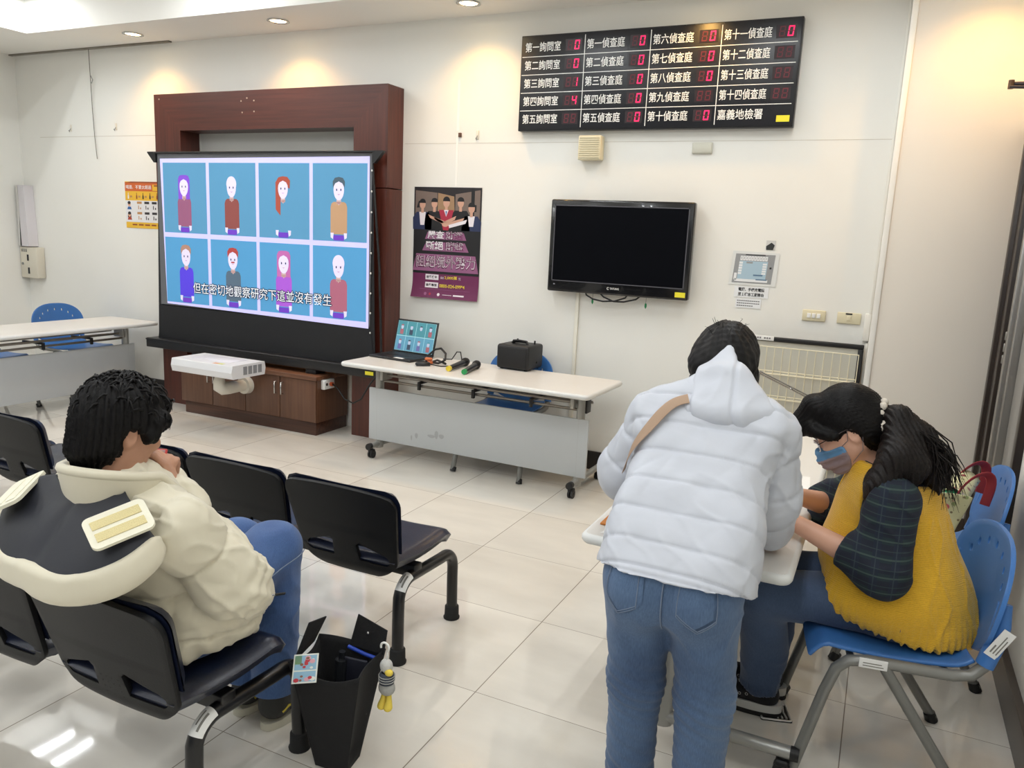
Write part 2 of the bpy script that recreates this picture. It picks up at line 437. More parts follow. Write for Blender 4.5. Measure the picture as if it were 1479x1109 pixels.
# ------------------------------------------------------------------ low cabinet
th = thing('low_cabinet', 'low walnut cabinet with four doors standing under the projection screen case', 'cabinet', (-4.5, 4.8, 0)); o_ = th.location
cx0, cx1, cf, cbk = -5.20, -3.79, 4.60, 4.985
m = MB(o_); m.box(cx0, cx1, cf + .015, cbk, .10, .428); m.build('body', CV, th)
m = MB(o_); m.box(cx0 - .015, cx1 + .012, cf - .012, cbk, .428, .462, bev=.003); m.build('top', CHZ, th)
m = MB(o_); m.box(cx0 + .03, cx1 - .01, cf + .012, cbk, 0, .098, bev=.003); m.build('plinth', CD, th)
ww = (cx1 - cx0) / 4
for i in range(4):
    m = MB(o_); m.box(cx0 + ww * i + .003, cx0 + ww * (i + 1) - .003, cf, cf + .0148, .102, .425, bev=.002)
    dd = m.build('door', CV, th)
    hx = cx0 + ww * (i + 1) - .032 if i % 2 == 0 else cx0 + ww * i + .032
    m = MB(o_); m.tube([(hx, cf, .292), (hx, cf - .024, .292), (hx, cf - .024, .382), (hx, cf, .382)], .0062, 8); m.build('handle', CHROME, dd)
th = thing('socket_box', 'small white power socket box with an orange plug on the cabinet side', 'socket', (-3.79, 4.715, .355)); o_ = th.location
m = MB(o_); m.box(-3.789, -3.755, 4.655, 4.777, .356, .43, bev=.005); m.build('box', WHITE, th)
m = MB(o_); m.cyl((-3.755, 4.73, .393), (-3.735, 4.73, .393), .016, seg=14); m.build('plug', mat('orange_plug', (196, 84, 40), .5), th)
m = MB(o_); m.cyl((-3.756, 4.685, .395), (-3.7535, 4.685, .395), .012, seg=14); m.build('socket_opening', INK, th)
c = MB((-3.7, 4.7, 0)); c.tube([(-3.735, 4.73, .393), (-3.66, 4.70, .37), (-3.57, 4.66, .31), (-3.46, 4.62, .30), (-3.36, 4.58, .35), (-3.28, 4.56, .46), (-3.2, 4.56, .56)], .006, 8)
tag(c.build('power_cable', BLACK), 'thin black power cable sagging from the orange plug to the white table', 'cable')

# ------------------------------------------------------------------ projection screen
th = thing('projection_screen', 'floor rising projection screen showing eight cartoon portraits, black case on the walnut cabinet', 'projection screen', (-4.48, 4.73, .462)); o_ = th.location
m = MB(o_); m.box(-5.67, -3.287, 4.66, 4.792, .497, .575, bev=.006); m.box(-5.67, -3.287, 4.655, 4.663, .560, .572, bev=.002)
cs = m.build('case', mat('black_case', (24, 25, 28), .38), th)
m = MB(o_)
for x in (-5.1, -3.9): m.box(x - .05, x + .05, 4.67, 4.79, .4625, .497, bev=.004)
m.build('foot', BLACK, th)
m = MB(o_); m.rect((-3.381, 4.6535, .519), X * .074, Z * .027); m.build('sticker', YLABEL, cs)
m = MB(o_)   # fabric: grey border and long black drop
GREYF = mat('screen_border_grey', (104, 106, 110), .8); FAB = mat('screen_black_cloth', (20, 21, 25), .75, bump=.25, bscale=9)
m.add([(-5.535, 4.73, 2.10), (-3.392, 4.73, 2.10), (-3.398, 4.73, .86), (-5.552, 4.73, .86)], [(0, 1, 2, 3)], 0)
m.add([(-5.552, 4.73, .868), (-3.398, 4.73, .868), (-3.350, 4.73, .575), (-5.60, 4.73, .575)], [(0, 1, 2, 3)], 1)
m.add([(-5.535, 4.735, 2.10), (-3.392, 4.735, 2.10), (-3.350, 4.735, .575), (-5.60, 4.735, .575)], [(3, 2, 1, 0)], 1)
m.build('fabric', [GREYF, FAB], th)
m = MB(o_); m.box(-5.56, -3.365, 4.712, 4.748, 2.102, 2.116, bev=.003)
for s, xe, xf in ((-1, -5.56, -5.632), (1, -3.365, -3.293)):
    m.prism([(xe, 2.116), (xf, 2.116), (xf, 2.108), (xe - s * .0, 2.03), (xe - s * .02, 2.03), (xe - s * .02, 2.116)] if s < 0 else [(xe, 2.116), (xe - .02, 2.116), (xe - .02, 2.03), (xe, 2.03), (xf, 2.108), (xf, 2.116)], 4.714, 4.746)
m.build('top_bar', BLACK, th)
m = MB(o_)
for k in range(9):
    z = .82 + k * .145
    m.ell((-3.395, 4.73, z), (.006, .006, .008), nu=8, nv=6)
m.build('tension_cord_bead', WHITE, th)
m = MB(o_); m.tube([(-3.40, 4.74, 2.05), (-3.33, 4.745, 1.3), (-3.30, 4.745, .575)], .009, 8); m.build('support_strut', BLACK, th)

# projected picture: light grid with eight blue cells, one figure in each
def e(nm, rgb, k=0.34): return mat('picture_' + nm, rgb, .8, emit=k)
PM = [e('lilac', (204, 200, 246)), e('blue_top', (86, 146, 184)), e('blue_low', (80, 150, 198)), e('skin', (222, 214, 238)), e('purple', (108, 60, 190)),
      e('plum', (146, 88, 120)), e('brick', (138, 74, 70)), e('rust', (168, 78, 62)), e('tan', (184, 146, 112)), e('darkhair', (74, 92, 104)),
      e('violet', (132, 78, 206)), e('brown', (170, 130, 112)), e('royal', (84, 62, 214)), e('red', (172, 66, 62)), e('slate', (84, 104, 122)),
      e('pink', (188, 104, 170)), e('magenta', (166, 88, 206)), e('rose', (168, 98, 120)), e('teal', (66, 146, 184)), e('white', (240, 244, 252)), e('ink', (34, 40, 70)), e('neck', (204, 178, 176))]
def figure(m, x, zb, h, kind, dy):
    """Front-facing cartoon half figure: base x, bottom zb, height h."""
    hair, shirt, extra = kind
    def q(pts, d, mi): m.add([(x + a * h, 4.7275 - d, zb + b * h) for a, b in pts], [tuple(range(len(pts)))], mi)
    def oval(cx, cy, rx, ry, d, mi, n=20): q([(cx + rx * math.cos(2 * PI * k / n), cy + ry * math.sin(2 * PI * k / n)) for k in range(n)], d, mi)
    w = .165
    if shirt is not None:
        q([(-w, .10), (w, .10), (w, .53), (w - .02, .585), (w - .06, .61), (-w + .06, .61), (-w + .02, .585), (-w, .53)], .0004, shirt)
    for s in (-1, 1): q([(s * w, .12), (s * (w - .005), .045), (s * .115, .02), (s * .10, .12)], .0007, 3)
    q([(-.105, 0), (.105, 0), (.105, .085), (-.105, .085)], .0010, 4)
    if hair is not None and extra != 'short': 
        q([(-.14, .58), (.14, .58), (.14, .93), (.11, .985), (.06, 1.0), (-.06, 1.0), (-.11, .985), (-.14, .93)] if extra == 'long' else [(-.16, .46), (-.06, .36), (-.05, .9), (.14, .80), (.15, .93), (.09, .99), (0, 1.0), (-.10, .98), (-.16, .90)], .0013, hair)
    q([(-.045, .58), (.045, .58), (.045, .68), (-.045, .68)], .0016, 21); q([(-.055, .612), (.055, .612), (0, .555)], .0016, 21)
    oval(0, .80, .105, .165, .0019, 3)
    if extra == 'bald': oval(0, .86, .115, .13, .0018, 3)
    if hair is not None:
        q([(-.115, .83), (-.07, .90), (.0, .93), (.07, .90), (.115, .83), (.12, .93), (.08, .985), (0, 1.0), (-.08, .985), (-.12, .93)], .0022, hair)
    for s in (-1, 1): oval(s * .042, .80, .012, .02, .0024, 20, 8)
    q([(-.03, .735), (0, .72), (.03, .735), (0, .728)], .0024, 13)
    if extra == 'short' and hair == 13: q([(-.04, .765), (.04, .765), (.035, .742), (-.035, .742)], .0025, 13)
m = MB(o_)
m.add([(-5.504, 4.7285, 2.062), (-3.414, 4.7285, 2.078), (-3.410, 4.7285, .850), (-5.476, 4.7285, .880)], [(0, 1, 2, 3)], 0)
cols = [(-5.474, -4.995), (-4.962, -4.478), (-4.446, -3.955), (-3.923, -3.432)]
kinds = [[(10, 5, 'long'), (None, 6, 'bald'), (7, None, 'side'), (9, 8, 'short')], [(11, 12, 'short'), (13, 14, 'short'), (15, 16, 'long'), (None, 17, 'bald')]]
for r, (zt, zb_) in enumerate(((2.030, 1.472), (1.434, .897))):
    for k, (xa, xb) in enumerate(cols):
        m.add([(xa, 4.728, zt), (xb, 4.728, zt), (xb, 4.728, zb_), (xa, 4.728, zb_)], [(0, 1, 2, 3)], 1 + r)
        figure(m, (xa + xb) / 2 - .005, zb_ + .006, .455 if r == 0 else .475, kinds[r][k], 0)
pic = m.build('projected_picture', PM, th)
m = MB(o_)
for dx, dz in ((.006, 0), (-.006, 0), (0, .006), (0, -.006)): m.text('但在密切地觀察研究下這並沒有發生', (-5.165 + dx, 4.7244, .988 + dz), X, Z, .088, 0, w=1.42, bold=.012)
m.text('但在密切地觀察研究下這並沒有發生', (-5.165, 4.7238, .988), X, Z, .088, 1, w=1.42)
m.build('subtitle', [PM[20], PM[19]], pic)

# ------------------------------------------------------------------ projector on its arm
th = thing('projector', 'white short throw projector on a bracket arm in front of the walnut cabinet', 'projector', (-4.47, 4.58, .30)); o_ = th.location
PW = mat('projector_white', (226, 227, 230), .45)
m = MB(o_); px0, px1, py0, py1 = -4.80, -4.19, 4.155, 4.50
m.prism([(py0 + .012, .452), (py1 - .01, .452), (py1, .50), (py1 - .01, .552), (py0 + .012, .552), (py0, .50)], px0, px1, 'yz')
b_ = m.build('body', PW, th, [('BEVEL', dict(width=.006, segments=2))])
m = MB(o_)
for k in range(4):
    y = py0 + .115 + k * .05
    m.box(px1 - .002, px1 + .002, y, y + .038, .474, .535)
    for j in range(6): pass
m.build('vent_grille', mat('vent_grey', (140, 142, 146), .6), b_)
m = MB(o_); m.box(px0 + .10, px1 - .12, py0 + .10, py1 - .06, .5525, .5545, bev=.001); m.build('top_panel', mat('projector_lid', (232, 232, 240), .35), b_)
m = MB(o_); m.rect((-4.40, py0 + .02, .5535), X * .05, Y * .035, 0); m.rect((-4.345, py0 + .02, .5535), X * .045, Y * .035, 1)
m.build('sticker', [mat('orange_label', (228, 170, 130), .6), mat('lime_label', (214, 218, 130), .6)], b_)
m = MB(o_); m.cyl((-4.50, 4.40, .41), (-4.50, 4.40, .452), .045); m.box(-4.60, -4.38, 4.30, 4.46, .438, .4525, bev=.003); m.build('mounting_plate', BLACK, th)
AR = mat('bracket_ivory', (226, 222, 210), .45)
m = MB(o_); m.tube([(-4.52, 4.37, .425), (-4.52, 4.355, .37), (-4.517, 4.355, .335), (-4.51, 4.38, .318), (-4.50, 4.43, .316), (-4.485, 4.50, .318), (-4.475, 4.565, .32)], [.036, .042, .05, .052, .05, .046, .044], 16)
m.build('bracket_arm', AR, th)
m = MB(o_); m.cyl((-4.472, 4.553, .318), (-4.472, 4.5995, .318), .066, .07, seg=32); m.build('wall_plate', AR, th, [('BEVEL', dict(width=.008, segments=2, limit_method='ANGLE'))])

# ------------------------------------------------------------------ court number board
th = thing('number_board', 'large black court room number board with red digits mounted high on the wall', 'display board', (-1.485, 4.97, 2.56)); o_ = th.location
bx0, bx1, bz0, bz1, byf = -2.362, -0.604, 2.262, 2.862, 4.94
m = MB(o_); m.box(bx0, bx1, byf, 4.998, bz0, bz1, bev=.004); m.box(bx0 + .006, bx1 - .006, byf - .004, byf, bz0 + .006, bz1 - .006, bev=.002)
cs = m.build('casing', mat('board_black', (21, 23, 30), .35), th)
fy = byf - .0055
BW, cw, ch = mat('board_white', (236, 236, 232), .6, emit=.12), (1.758 - .04) / 4, (.600 - .05) / 5
gx = [bx0 + .018 + .4295 * k for k in range(5)]; gz = [bz1 - .022 - .1125 * k for k in range(6)]
m = MB(o_)
for k in (1, 2, 3): m.rect((gx[k] - .0022, fy, bz0 + .018), X * .0045, Z * (.600 - .036))
for k in (1, 2, 3, 4): m.rect((bx0 + .012, fy, gz[k] - .002), X * (1.758 - .032), Z * .004)
m.build('grid_line', BW, th)
LT = [['第一詢問室', '第二詢問室', '第三詢問室', '第四詢問室', '第五詢問室'], ['第一偵查庭', '第二偵查庭', '第三偵查庭', '第四偵查庭', '第五偵查庭'],
      ['第六偵查庭', '第七偵查庭', '第八偵查庭', '第九偵查庭', '第十偵查庭'], ['第十一偵查庭', '第十二偵查庭', '第十三偵查庭', '第十四偵查庭', '嘉義地檢署']]
DG = ['0014 ', '00000', '000 0', '0    ']
m = MB(o_)
for a in range(4):
    for b in range(5):
        six = len(LT[a][b]) == 6
        m.text(LT[a][b], (gx[a] + .014, fy, gz[b] - .083), X, Z, .060, 0, w=.272 if six else (.25 if a < 3 else .262), bold=.008)
m.build('lettering', BW, th)
OFFD, OND = mat('dim_segment', (98, 24, 40), .5), mat('lit_segment', (255, 26, 92), .5, emit=1.3)
BACKD = mat('digit_window', (30, 14, 20), .4)
SEG = {'0': 'abcdef', '1': 'bc', '4': 'bcfg', ' ': ''}
def digit(m, x, z, w, h, ch_, lit):
    t = w * .2; sl = .09
    def q(pts, mi): m.add([(x + px + (pz) * sl, fy - .0015, z + pz) for px, pz in pts], [(0, 1, 2, 3)], mi)
    R_ = {'a': ((t, h - t), (w - t, h - t), (w, h), (0, h)), 'd': ((0, 0), (w, 0), (w - t, t), (t, t)), 'g': ((t * .7, h / 2 - t / 2), (w - t * .7, h / 2 - t / 2), (w - t * .7, h / 2 + t / 2), (t * .7, h / 2 + t / 2)),
          'f': ((0, h / 2 + t * .3), (t, h / 2 + t * .6), (t, h - t), (0, h - t * .2)), 'e': ((0, t * .2), (t, t), (t, h / 2 - t * .6), (0, h / 2 - t * .3)),
          'b': ((w - t, h / 2 + t * .6), (w, h / 2 + t * .3), (w, h - t * .2), (w - t, h - t)), 'c': ((w - t, t), (w, t * .2), (w, h / 2 - t * .3), (w - t, h / 2 - t * .6))}
    for k, pts in R_.items(): q(pts, 2 if k in SEG[ch_] else 1)
for a in range(4):
    for b in range(5):
        if a == 3 and b == 4: continue
        m = MB(o_); xx = gx[a] + .297 + (.012 if a == 3 else 0); zz = gz[b] - .090
        m.rect((xx, fy, zz), X * .112, Z * .072, 0)
        digit(m, xx + .014, zz + .008, .032, .056, ' ', 0); digit(m, xx + .062, zz + .008, .032, .056, DG[a][b], 1)
        m.build('digit_display', [BACKD, OFFD, OND], th)
m = MB(o_)
for k in range(24): m.cyl((-0.80 + .024 * (k % 4) + random.uniform(-.008, .008), fy - .001, 2.36 + .012 * (k // 4)), (-0.80 + .024 * (k % 4), fy + .001, 2.36 + .012 * (k // 4)), .0028, seg=6)
m.build('speaker_hole', INK, th)
m = MB(o_); m.rect((-0.70, fy - .001, 2.290), X * .074, Z * .036); m.build('sticker', YLABEL, th)

# ------------------------------------------------------------------ television
th = thing('television', 'black flat screen television hanging on the white wall, switched off', 'television', (-1.6, 4.95, 1.5)); o_ = th.location
m = MB(o_); tx0, tx1, tz0, tz1 = -2.075, -1.118, 1.218, 1.822
m.box(tx0, tx1, 4.905, 4.965, tz0, tz1, bev=.012, seg=3); m.build('housing', mat('tv_gloss_black', (12, 12, 15), .18, coat=.4), th)
m = MB(o_); m.box(tx0 + .05, tx1 - .05, 4.965, 4.999, tz0 + .12, tz1 - .12, bev=.01); m.build('wall_mount', BLACK, th)
m = MB(o_)
for (a, b, c_, d_) in ((tx0 + .03, tx1 - .03, tz1 - .042, tz1 - .036), (tx0 + .03, tx1 - .03, tz0 + .070, tz0 + .076), (tx0 + .03, tx0 + .036, tz0 + .07, tz1 - .036), (tx1 - .036, tx1 - .03, tz0 + .07, tz1 - .036)): m.box(a, b, 4.9025, 4.906, c_, d_)
m.build('inner_bezel', mat('bezel_edge', (88, 88, 94), .3), th)
m = MB(o_); m.rect((tx0 + .036, 4.9035, tz0 + .076), X * (tx1 - tx0 - .072), Z * (tz1 - tz0 - .118)); m.build('screen', mat('tv_panel', (8, 9, 14), .2, spec=.15), th)
m = MB(o_); m.text('TATUNG', (-1.63, 4.9035, tz0 + .036), X, Z, .013, 0, w=.062, bold=.02); m.tube(arc((-1.642, tz0 + .042), .007, 40, 320, 10, 'xz', 4.9035), .0018, 6); m.build('logo', WHITE, th)
m = MB(o_); m.rect((-1.20, 4.9035, tz0 + .018), X * .066, Z * .032); m.build('sticker', YLABEL, th)
m = MB(o_); m.rect((-2.03, 4.9035, tz0 + .045), X * .012, Z * .007); m.build('power_light', mat('grey_dot', (150, 150, 160), .5), th)
c = MB((-1.6, 4.94, 1.2)); c.tube([(-1.82, 4.935, 1.26), (-1.80, 4.935, 1.205), (-1.75, 4.93, 1.182), (-1.68, 4.93, 1.172), (-1.60, 4.93, 1.180), (-1.53, 4.935, 1.205), (-1.5, 4.94, 1.26)], .0055, 8)
c.tube([(-1.74, 4.94, 1.25), (-1.68, 4.94, 1.20), (-1.61, 4.94, 1.176), (-1.54, 4.94, 1.178), (-1.46, 4.94, 1.20), (-1.40, 4.94, 1.25)], .0055, 8)
tag(c.build('tv_cable', BLACK), 'black cables looping below the television', 'cable')
GT = mat('green_tag', (20, 120, 70), .5); p0 = None
for x, z, s in ((-1.756, 1.172, 'left'), (-1.392, 1.170, 'right')):
    lab = 'small green tag hanging on a thread below the ' + s + ' part of the television'
    if p0 is None:
        p0 = thing('hanging_tag', lab, 'tag', (x, 4.94, z), 0, 'green tags below the television')
        m = MB(); m.prism([(0, -.026), (.007, -.012), (.006, .006), (0, .014), (-.006, .006), (-.007, -.012)], -.0015, .0015); m.build('tag_body', GT, p0)
        m = MB(); m.tube([(0, 0, .014), (0, .004, .06)], .0012, 6); m.build('thread', BLACK, p0)
    else: dup(p0, (x, 4.94, z), None, lab)
m = MB((-1.875, 5, .9)); m.box(-1.893, -1.868, 4.982, 4.9995, .12, 1.24, bev=.002); m.box(-1.897, -1.864, 4.979, 4.9995, .16, .20, bev=.002)
tag(m.build('cable_trunking', mat('trunking_cream', (232, 228, 214), .5)), 'vertical cream cable trunking on the wall running down from the television', 'trunking')
m = MB((-.07, 5, 1.5)); m.box(-.074, -.060, 4.955, 4.999, 1.22, 2.9, bev=.002); m.box(-.074, -.060, 4.962, 4.999, .14, 1.05, bev=.002); m.box(-.094, -.060, 4.955, 4.999, 1.06, 1.22, bev=.004)
tag(m.build('corner_conduit', mat('conduit_white', (236, 234, 226), .5)), 'white conduit with a small junction box beside the corner column', 'conduit')

# ------------------------------------------------------------------ wall fittings
th = thing('wall_speaker', 'small cream louvred wall speaker below the court number board', 'speaker', (-1.84, 5, 2.15)); o_ = th.location
m = MB(o_); m.box(-1.918, -1.762, 4.925, 4.999, 2.075, 2.228, bev=.008); m.build('body', IVORY, th)
m = MB(o_)
for k in range(10): m.box(-1.908, -1.774, 4.9205, 4.927, 2.088 + k * .0135, 2.0955 + k * .0135, bev=.001)
m.build('louvre', mat('louvre_cream', (214, 206, 178), .5), th)
m = MB((-1.125, 5, 2.15)); m.box(-1.188, -1.064, 4.985, 4.999, 2.118, 2.186, bev=.005); m.box(-1.182, -1.07, 4.983, 4.986, 2.124, 2.18, bev=.001)
tag(m.build('cover_plate', mat('plate_grey_cream', (206, 204, 190), .5)), 'blank grey cream cover plate under the right half of the number board', 'cover plate')
for nm, x0, x1, lab, kind in (('light_switch', -.440, -.309, 'cream switch plate with three white rocker switches on the scuffed wall', 3), ('light_switch', -.245, -.116, 'cream plate with one small switch under a black label, beside the corner conduit', 1)):
    th = thing(nm, lab, 'light switch', ((x0 + x1) / 2, 5, 1.18)); o_ = th.location
    m = MB(o_); m.box(x0, x1, 4.988, 4.999, 1.150, 1.216, bev=.004); m.build('plate', IVORY, th)
    for k in range(kind):
        cx_ = (x0 + x1) / 2 + (k - (kind - 1) / 2) * .027
        m = MB(o_); m.box(cx_ - .0105, cx_ + .0105, 4.983, 4.989, 1.169, 1.197, bev=.002); m.build('rocker', WHITE if kind == 3 else IVORY, th)
    if kind == 1:
        m = MB(o_); m.rect((x0 + .045, 4.9872, 1.204), X * .036, Z * .009); m.build('sticker', INK, th)
# phone-style handset case and control box in the left corner
th = thing('emergency_lamp', 'slim white upright wall lamp case in the left corner above a control box', 'wall lamp', (-7.6, 5, 1.55)); o_ = th.location
m = MB(o_); m.prism([(-7.672, 1.26), (-7.628, 1.26), (-7.640, 1.836), (-7.672, 1.836)], 4.90, 4.998); m.build('side_shell', mat('grey_white_shell', (206, 204, 200), .45), th)
m = MB(o_); m.add([(-7.628, 4.90, 1.26), (-7.525, 4.90, 1.26), (-7.555, 4.90, 1.836), (-7.636, 4.90, 1.836), (-7.628, 4.998, 1.26), (-7.525, 4.998, 1.26), (-7.555, 4.998, 1.836), (-7.636, 4.998, 1.836)],
      [(0, 1, 2, 3), (5, 4, 7, 6), (1, 5, 6, 2), (4, 0, 3, 7), (3, 2, 6, 7), (4, 5, 1, 0)]); m.build('cover', mat('lilac_white_cover', (214, 210, 214), .4), th)
m = MB(o_); m.add([(-7.650, 4.899, 1.262), (-7.629, 4.899, 1.262), (-7.636, 4.899, 1.55)], [(0, 1, 2)]); m.build('gap', INK, th)
th = thing('control_box', 'beige control box with two dark slots on the wall of the left corner', 'box', (-7.56, 5, 1.1)); o_ = th.location
m = MB(o_); m.box(-7.69, -7.44, 4.915, 4.998, .955, 1.252, bev=.006); m.build('box', mat('box_beige', (214, 208, 192), .5), th)
m = MB(o_); m.box(-7.585, -7.562, 4.912, 4.916, 1.12, 1.18); m.box(-7.58, -7.557, 4.912, 4.916, .995, 1.055); m.build('slot', INK, th)
m = MB(o_); m.cyl((-7.655, 4.910, 1.09), (-7.655, 4.916, 1.09), .013, seg=12); m.build('key_lock', STEEL, th)
m = MB(o_)
for k in range(3): m.box(-7.665 + k * .03, -7.645 + k * .03, 4.9132, 4.916, 1.205, 1.232)
m.build('caption', mat('grey_print', (130, 128, 122), .7), th)
m = MB((-6.6, 4.97, 3.0)); m.box(XL + .001, -5.60, 4.94, 4.975, 3.018, 3.0295, bev=.002)
tag(m.build('picture_rail', mat('rail_grey', (126, 120, 110), .4, metal=.4)), 'thin grey hanging rail under the soffit along the left end of the back wall', 'rail')
th = thing('hanging_line', 'thin grey cord with a small hook hanging from the rail near the left corner', 'cord', (-6.61, 4.96, 3.0)); o_ = th.location
m = MB(o_); m.tube([(-6.605, 4.957, 3.019), (-6.606, 4.962, 2.8), (-6.622, 4.975, 2.74), (-6.63, 4.985, 2.5), (-6.62, 4.985, 2.3), (-6.60, 4.985, 2.085)], .0028, 6); m.build('cord', mat('cord_grey', (110, 104, 96), .7), th)
m = MB(o_); m.tube([(-6.605, 4.965, 2.80), (-6.585, 4.968, 2.765), (-6.60, 4.968, 2.735), (-6.615, 4.968, 2.75)], .004, 6); m.build('hook', STEEL, th)
p0 = None
for x, z, lab in ((-2.699, 2.249, 'small clear adhesive hook on the wall right of the wooden surround'), (-6.348, 2.364, 'small adhesive hook on the wall left of the wooden surround'), (-6.951, 2.362, 'small adhesive hook on the wall left of the hanging cord')):
    if p0 is None:
        p0 = thing('wall_hook', lab, 'hook', (x, 5, z), 0, 'adhesive wall hooks')
        m = MB(); m.box(-.011, .011, -.006, -.0005, -.03, .03, bev=.002); m.build('plate', mat('hook_cream', (226, 220, 206), .4), p0)
        m = MB(); m.tube([(0, -.006, -.005), (0, -.02, -.025), (0, -.018, -.036), (0, -.028, -.022)], .003, 6); m.build('prong', STEEL, p0)
    else: dup(p0, (x, 5, z), None, lab)
m = MB((-2.837, 5, 2.25)); m.box(-2.848, -2.826, 4.986, 4.999, 2.235, 2.265, bev=.002); tag(m.build('wall_anchor', mat('rust_brown', (94, 66, 52), .7)), 'tiny brown wall anchor beside the filled wall joint', 'anchor')
# ------------------------------------------------------------------ posters and papers
th = thing('poster', 'purple and black poster of five officers joining hands, right of the wooden surround', 'poster', (-2.93, 5, 1.5)); o_ = th.location
P = [mat('poster_purple', (108, 36, 82), .55), mat('poster_dark', (34, 30, 34), .55), mat('poster_room', (120, 104, 96), .55), mat('poster_skin', (206, 160, 138), .55), mat('poster_navy', (34, 46, 84), .55),
     mat('poster_black', (20, 20, 24), .55), mat('poster_red', (170, 40, 66), .55), mat('poster_white', (232, 226, 232), .55), mat('poster_yellow', (236, 210, 70), .55), mat('poster_mauve', (150, 92, 132), .55), mat('poster_wood', (160, 128, 96), .55), mat('poster_tie', (70, 110, 170), .55)]
x0, x1, z0, z1 = -3.205, -2.646, 1.093, 1.891
pw, phh = x1 - x0, z1 - z0
def sheet(m, bulge, n=14):
    # paper that curls away from the wall at its lower edge
    def fn(u, v): return (x0 + pw * u, 4.9965 - bulge * max(0, (.18 - v) / .18) ** 2 * (1 - .4 * u), z0 + phh * v)
    return fn
m = MB(o_); m.grid(sheet(m, .03), 6, 40, 0, mifn=lambda u, v: 0 if v < .222 else 1)
m.build('sheet', P, th)
m = MB(o_)
def pt(u, v, k=0): return (x0 + pw * u, 4.9955 - .0004 * k - .03 * max(0, (.18 - v) / .18) ** 2 * (1 - .4 * u), z0 + phh * v)
def pq(pts, mi, k): m.add([pt(a, b, k) for a, b in pts], [tuple(range(len(pts)))], mi)
def po(cx, cy, rx, ry, mi, k, n=16): pq([(cx + rx * math.cos(2 * PI * i / n), cy + ry * math.sin(2 * PI * i / n)) for i in range(n)], mi, k)
pq([(0, .62), (1, .62), (1, 1), (0, 1)], 1, .2); pq([(.02, .72), (.35, .72), (.35, .95), (.02, .97)], 2, .4); pq([(.36, .70), (.62, .70), (.60, .92), (.36, .95)], 10, .4); pq([(.62, .7), (.98, .7), (.98, .98), (.62, .94)], 2, .4)
pq([(.85, .72), (.90, .72), (.90, 1), (.85, 1)], 5, .5)
for cx, cy, s, body, inner in ((.13, .845, 1, 4, 7), (.31, .855, 1, 5, 5), (.70, .865, 1.03, 5, 5), (.86, .82, 1.05, 4, 7), (.49, .865, 1.08, 5, 6)):
    k = 1 + (cx == .49) * 2
    pq([(cx - .14, .62), (cx + .14, .62), (cx + .145, cy - .12), (cx + .09, cy - .068), (cx - .09, cy - .068), (cx - .145, cy - .12)], body, k)
    pq([(cx - .05, cy - .068), (cx + .05, cy - .068), (cx + .03, .66), (cx - .03, .66)], inner, k + .3)
    po(cx, cy, .045 * s, .040 * s, 3, k + .6); pq([(cx - .02, cy - .075), (cx + .02, cy - .075), (cx + .02, cy - .02), (cx - .02, cy - .02)], 3, k + .5)
    po(cx, cy + .018 * s, .048 * s, .032 * s, 5, k + .55)
    pq([(cx - .046 * s, cy + .012), (cx + .046 * s, cy + .012), (cx + .03, cy + .045 * s), (cx - .03, cy + .045 * s)], 5, k + .7)
    if cx in (.13, .86): pq([(cx + (.03 if cx > .5 else -.09), cy - .03), (cx + (.07 if cx > .5 else -.045), cy - .03), (cx + (.07 if cx > .5 else -.045), cy + .03), (cx + (.03 if cx > .5 else -.06), cy + .03)], 5, k + .5)
pq([(.38, .80), (.60, .80), (.53, .62), (.45, .62)], 6, 4); pq([(.455, .80), (.525, .80), (.49, .74)], 7, 4.3); pq([(.478, .79), (.502, .79), (.49, .745)], 11, 4.6)
for pts in ([(.22, .755), (.25, .725), (.49, .665), (.50, .695)], [(.76, .735), (.74, .71), (.50, .655), (.47, .68)], [(.30, .74), (.32, .715), (.47, .66), (.48, .69)], [(.64, .75), (.62, .715), (.48, .67), (.47, .70)]): pq(pts, 3, 5)
pq([(.80, .72), (.78, .685), (.54, .640), (.53, .668)], 7, 5.2); po(.48, .672, .05, .022, 3, 5.6)
pq([(0, .222), (1, .222), (1, .62), (0, .62)], 5, .3)
# block lettering with mauve sides
for pts in ([(.22, .60), (.76, .60), (.80, .535), (.18, .535)], [(.20, .51), (.78, .51), (.84, .43), (.14, .43)], [(.05, .40), (.94, .40), (.99, .245), (.0, .245)]): pq(pts, 9, 6)
for s, a, v, h, w_, c in (('嚴查', .22, .540, .072, .25, 7), ('賄選', .49, .540, .072, .26, 9), ('斷絕', .20, .440, .078, .26, 7), ('賭盤', .49, .440, .078, .28, 9), ('阻絕境外勢力', .05, .275, .118, .90, 9)):
    for dx, dz, mi_, k in ((-.006, -.006, 5, 7), (.0, .0, 7, 8)):
        m.text(s, Vector(pt(a, v, k)) + X * dx * .6 + Z * dz * .6, X, Z, h * phh, mi_, w=w_ * pw, bold=.02)
    if c == 9: m.text(s, pt(a, v, 9), X, Z, h * phh, 0, w=w_ * pw, bold=-.004)
for v, s in ((.178, '檢舉獎金'), (.105, '檢舉專線')):
    pq([(.20, v - .012), (.40, v - .012), (.40, v + .038), (.20, v + .038)], 7, 1); m.text(s, pt(.215, v, 2), X, Z, .027 * phh, 5, w=.165 * pw, bold=.02)
m.text('最高', pt(.43, .178, 2), X, Z, .022 * phh, 7, w=.05 * pw); m.text('2,000萬', pt(.49, .176, 2), X, Z, .034 * phh, 8, w=.19 * pw, bold=.015); m.text('元', pt(.70, .178, 2), X, Z, .022 * phh, 7)
m.text('0800-024-099*4', pt(.42, .100, 2), X, Z, .034 * phh, 8, w=.38 * pw, bold=.015)
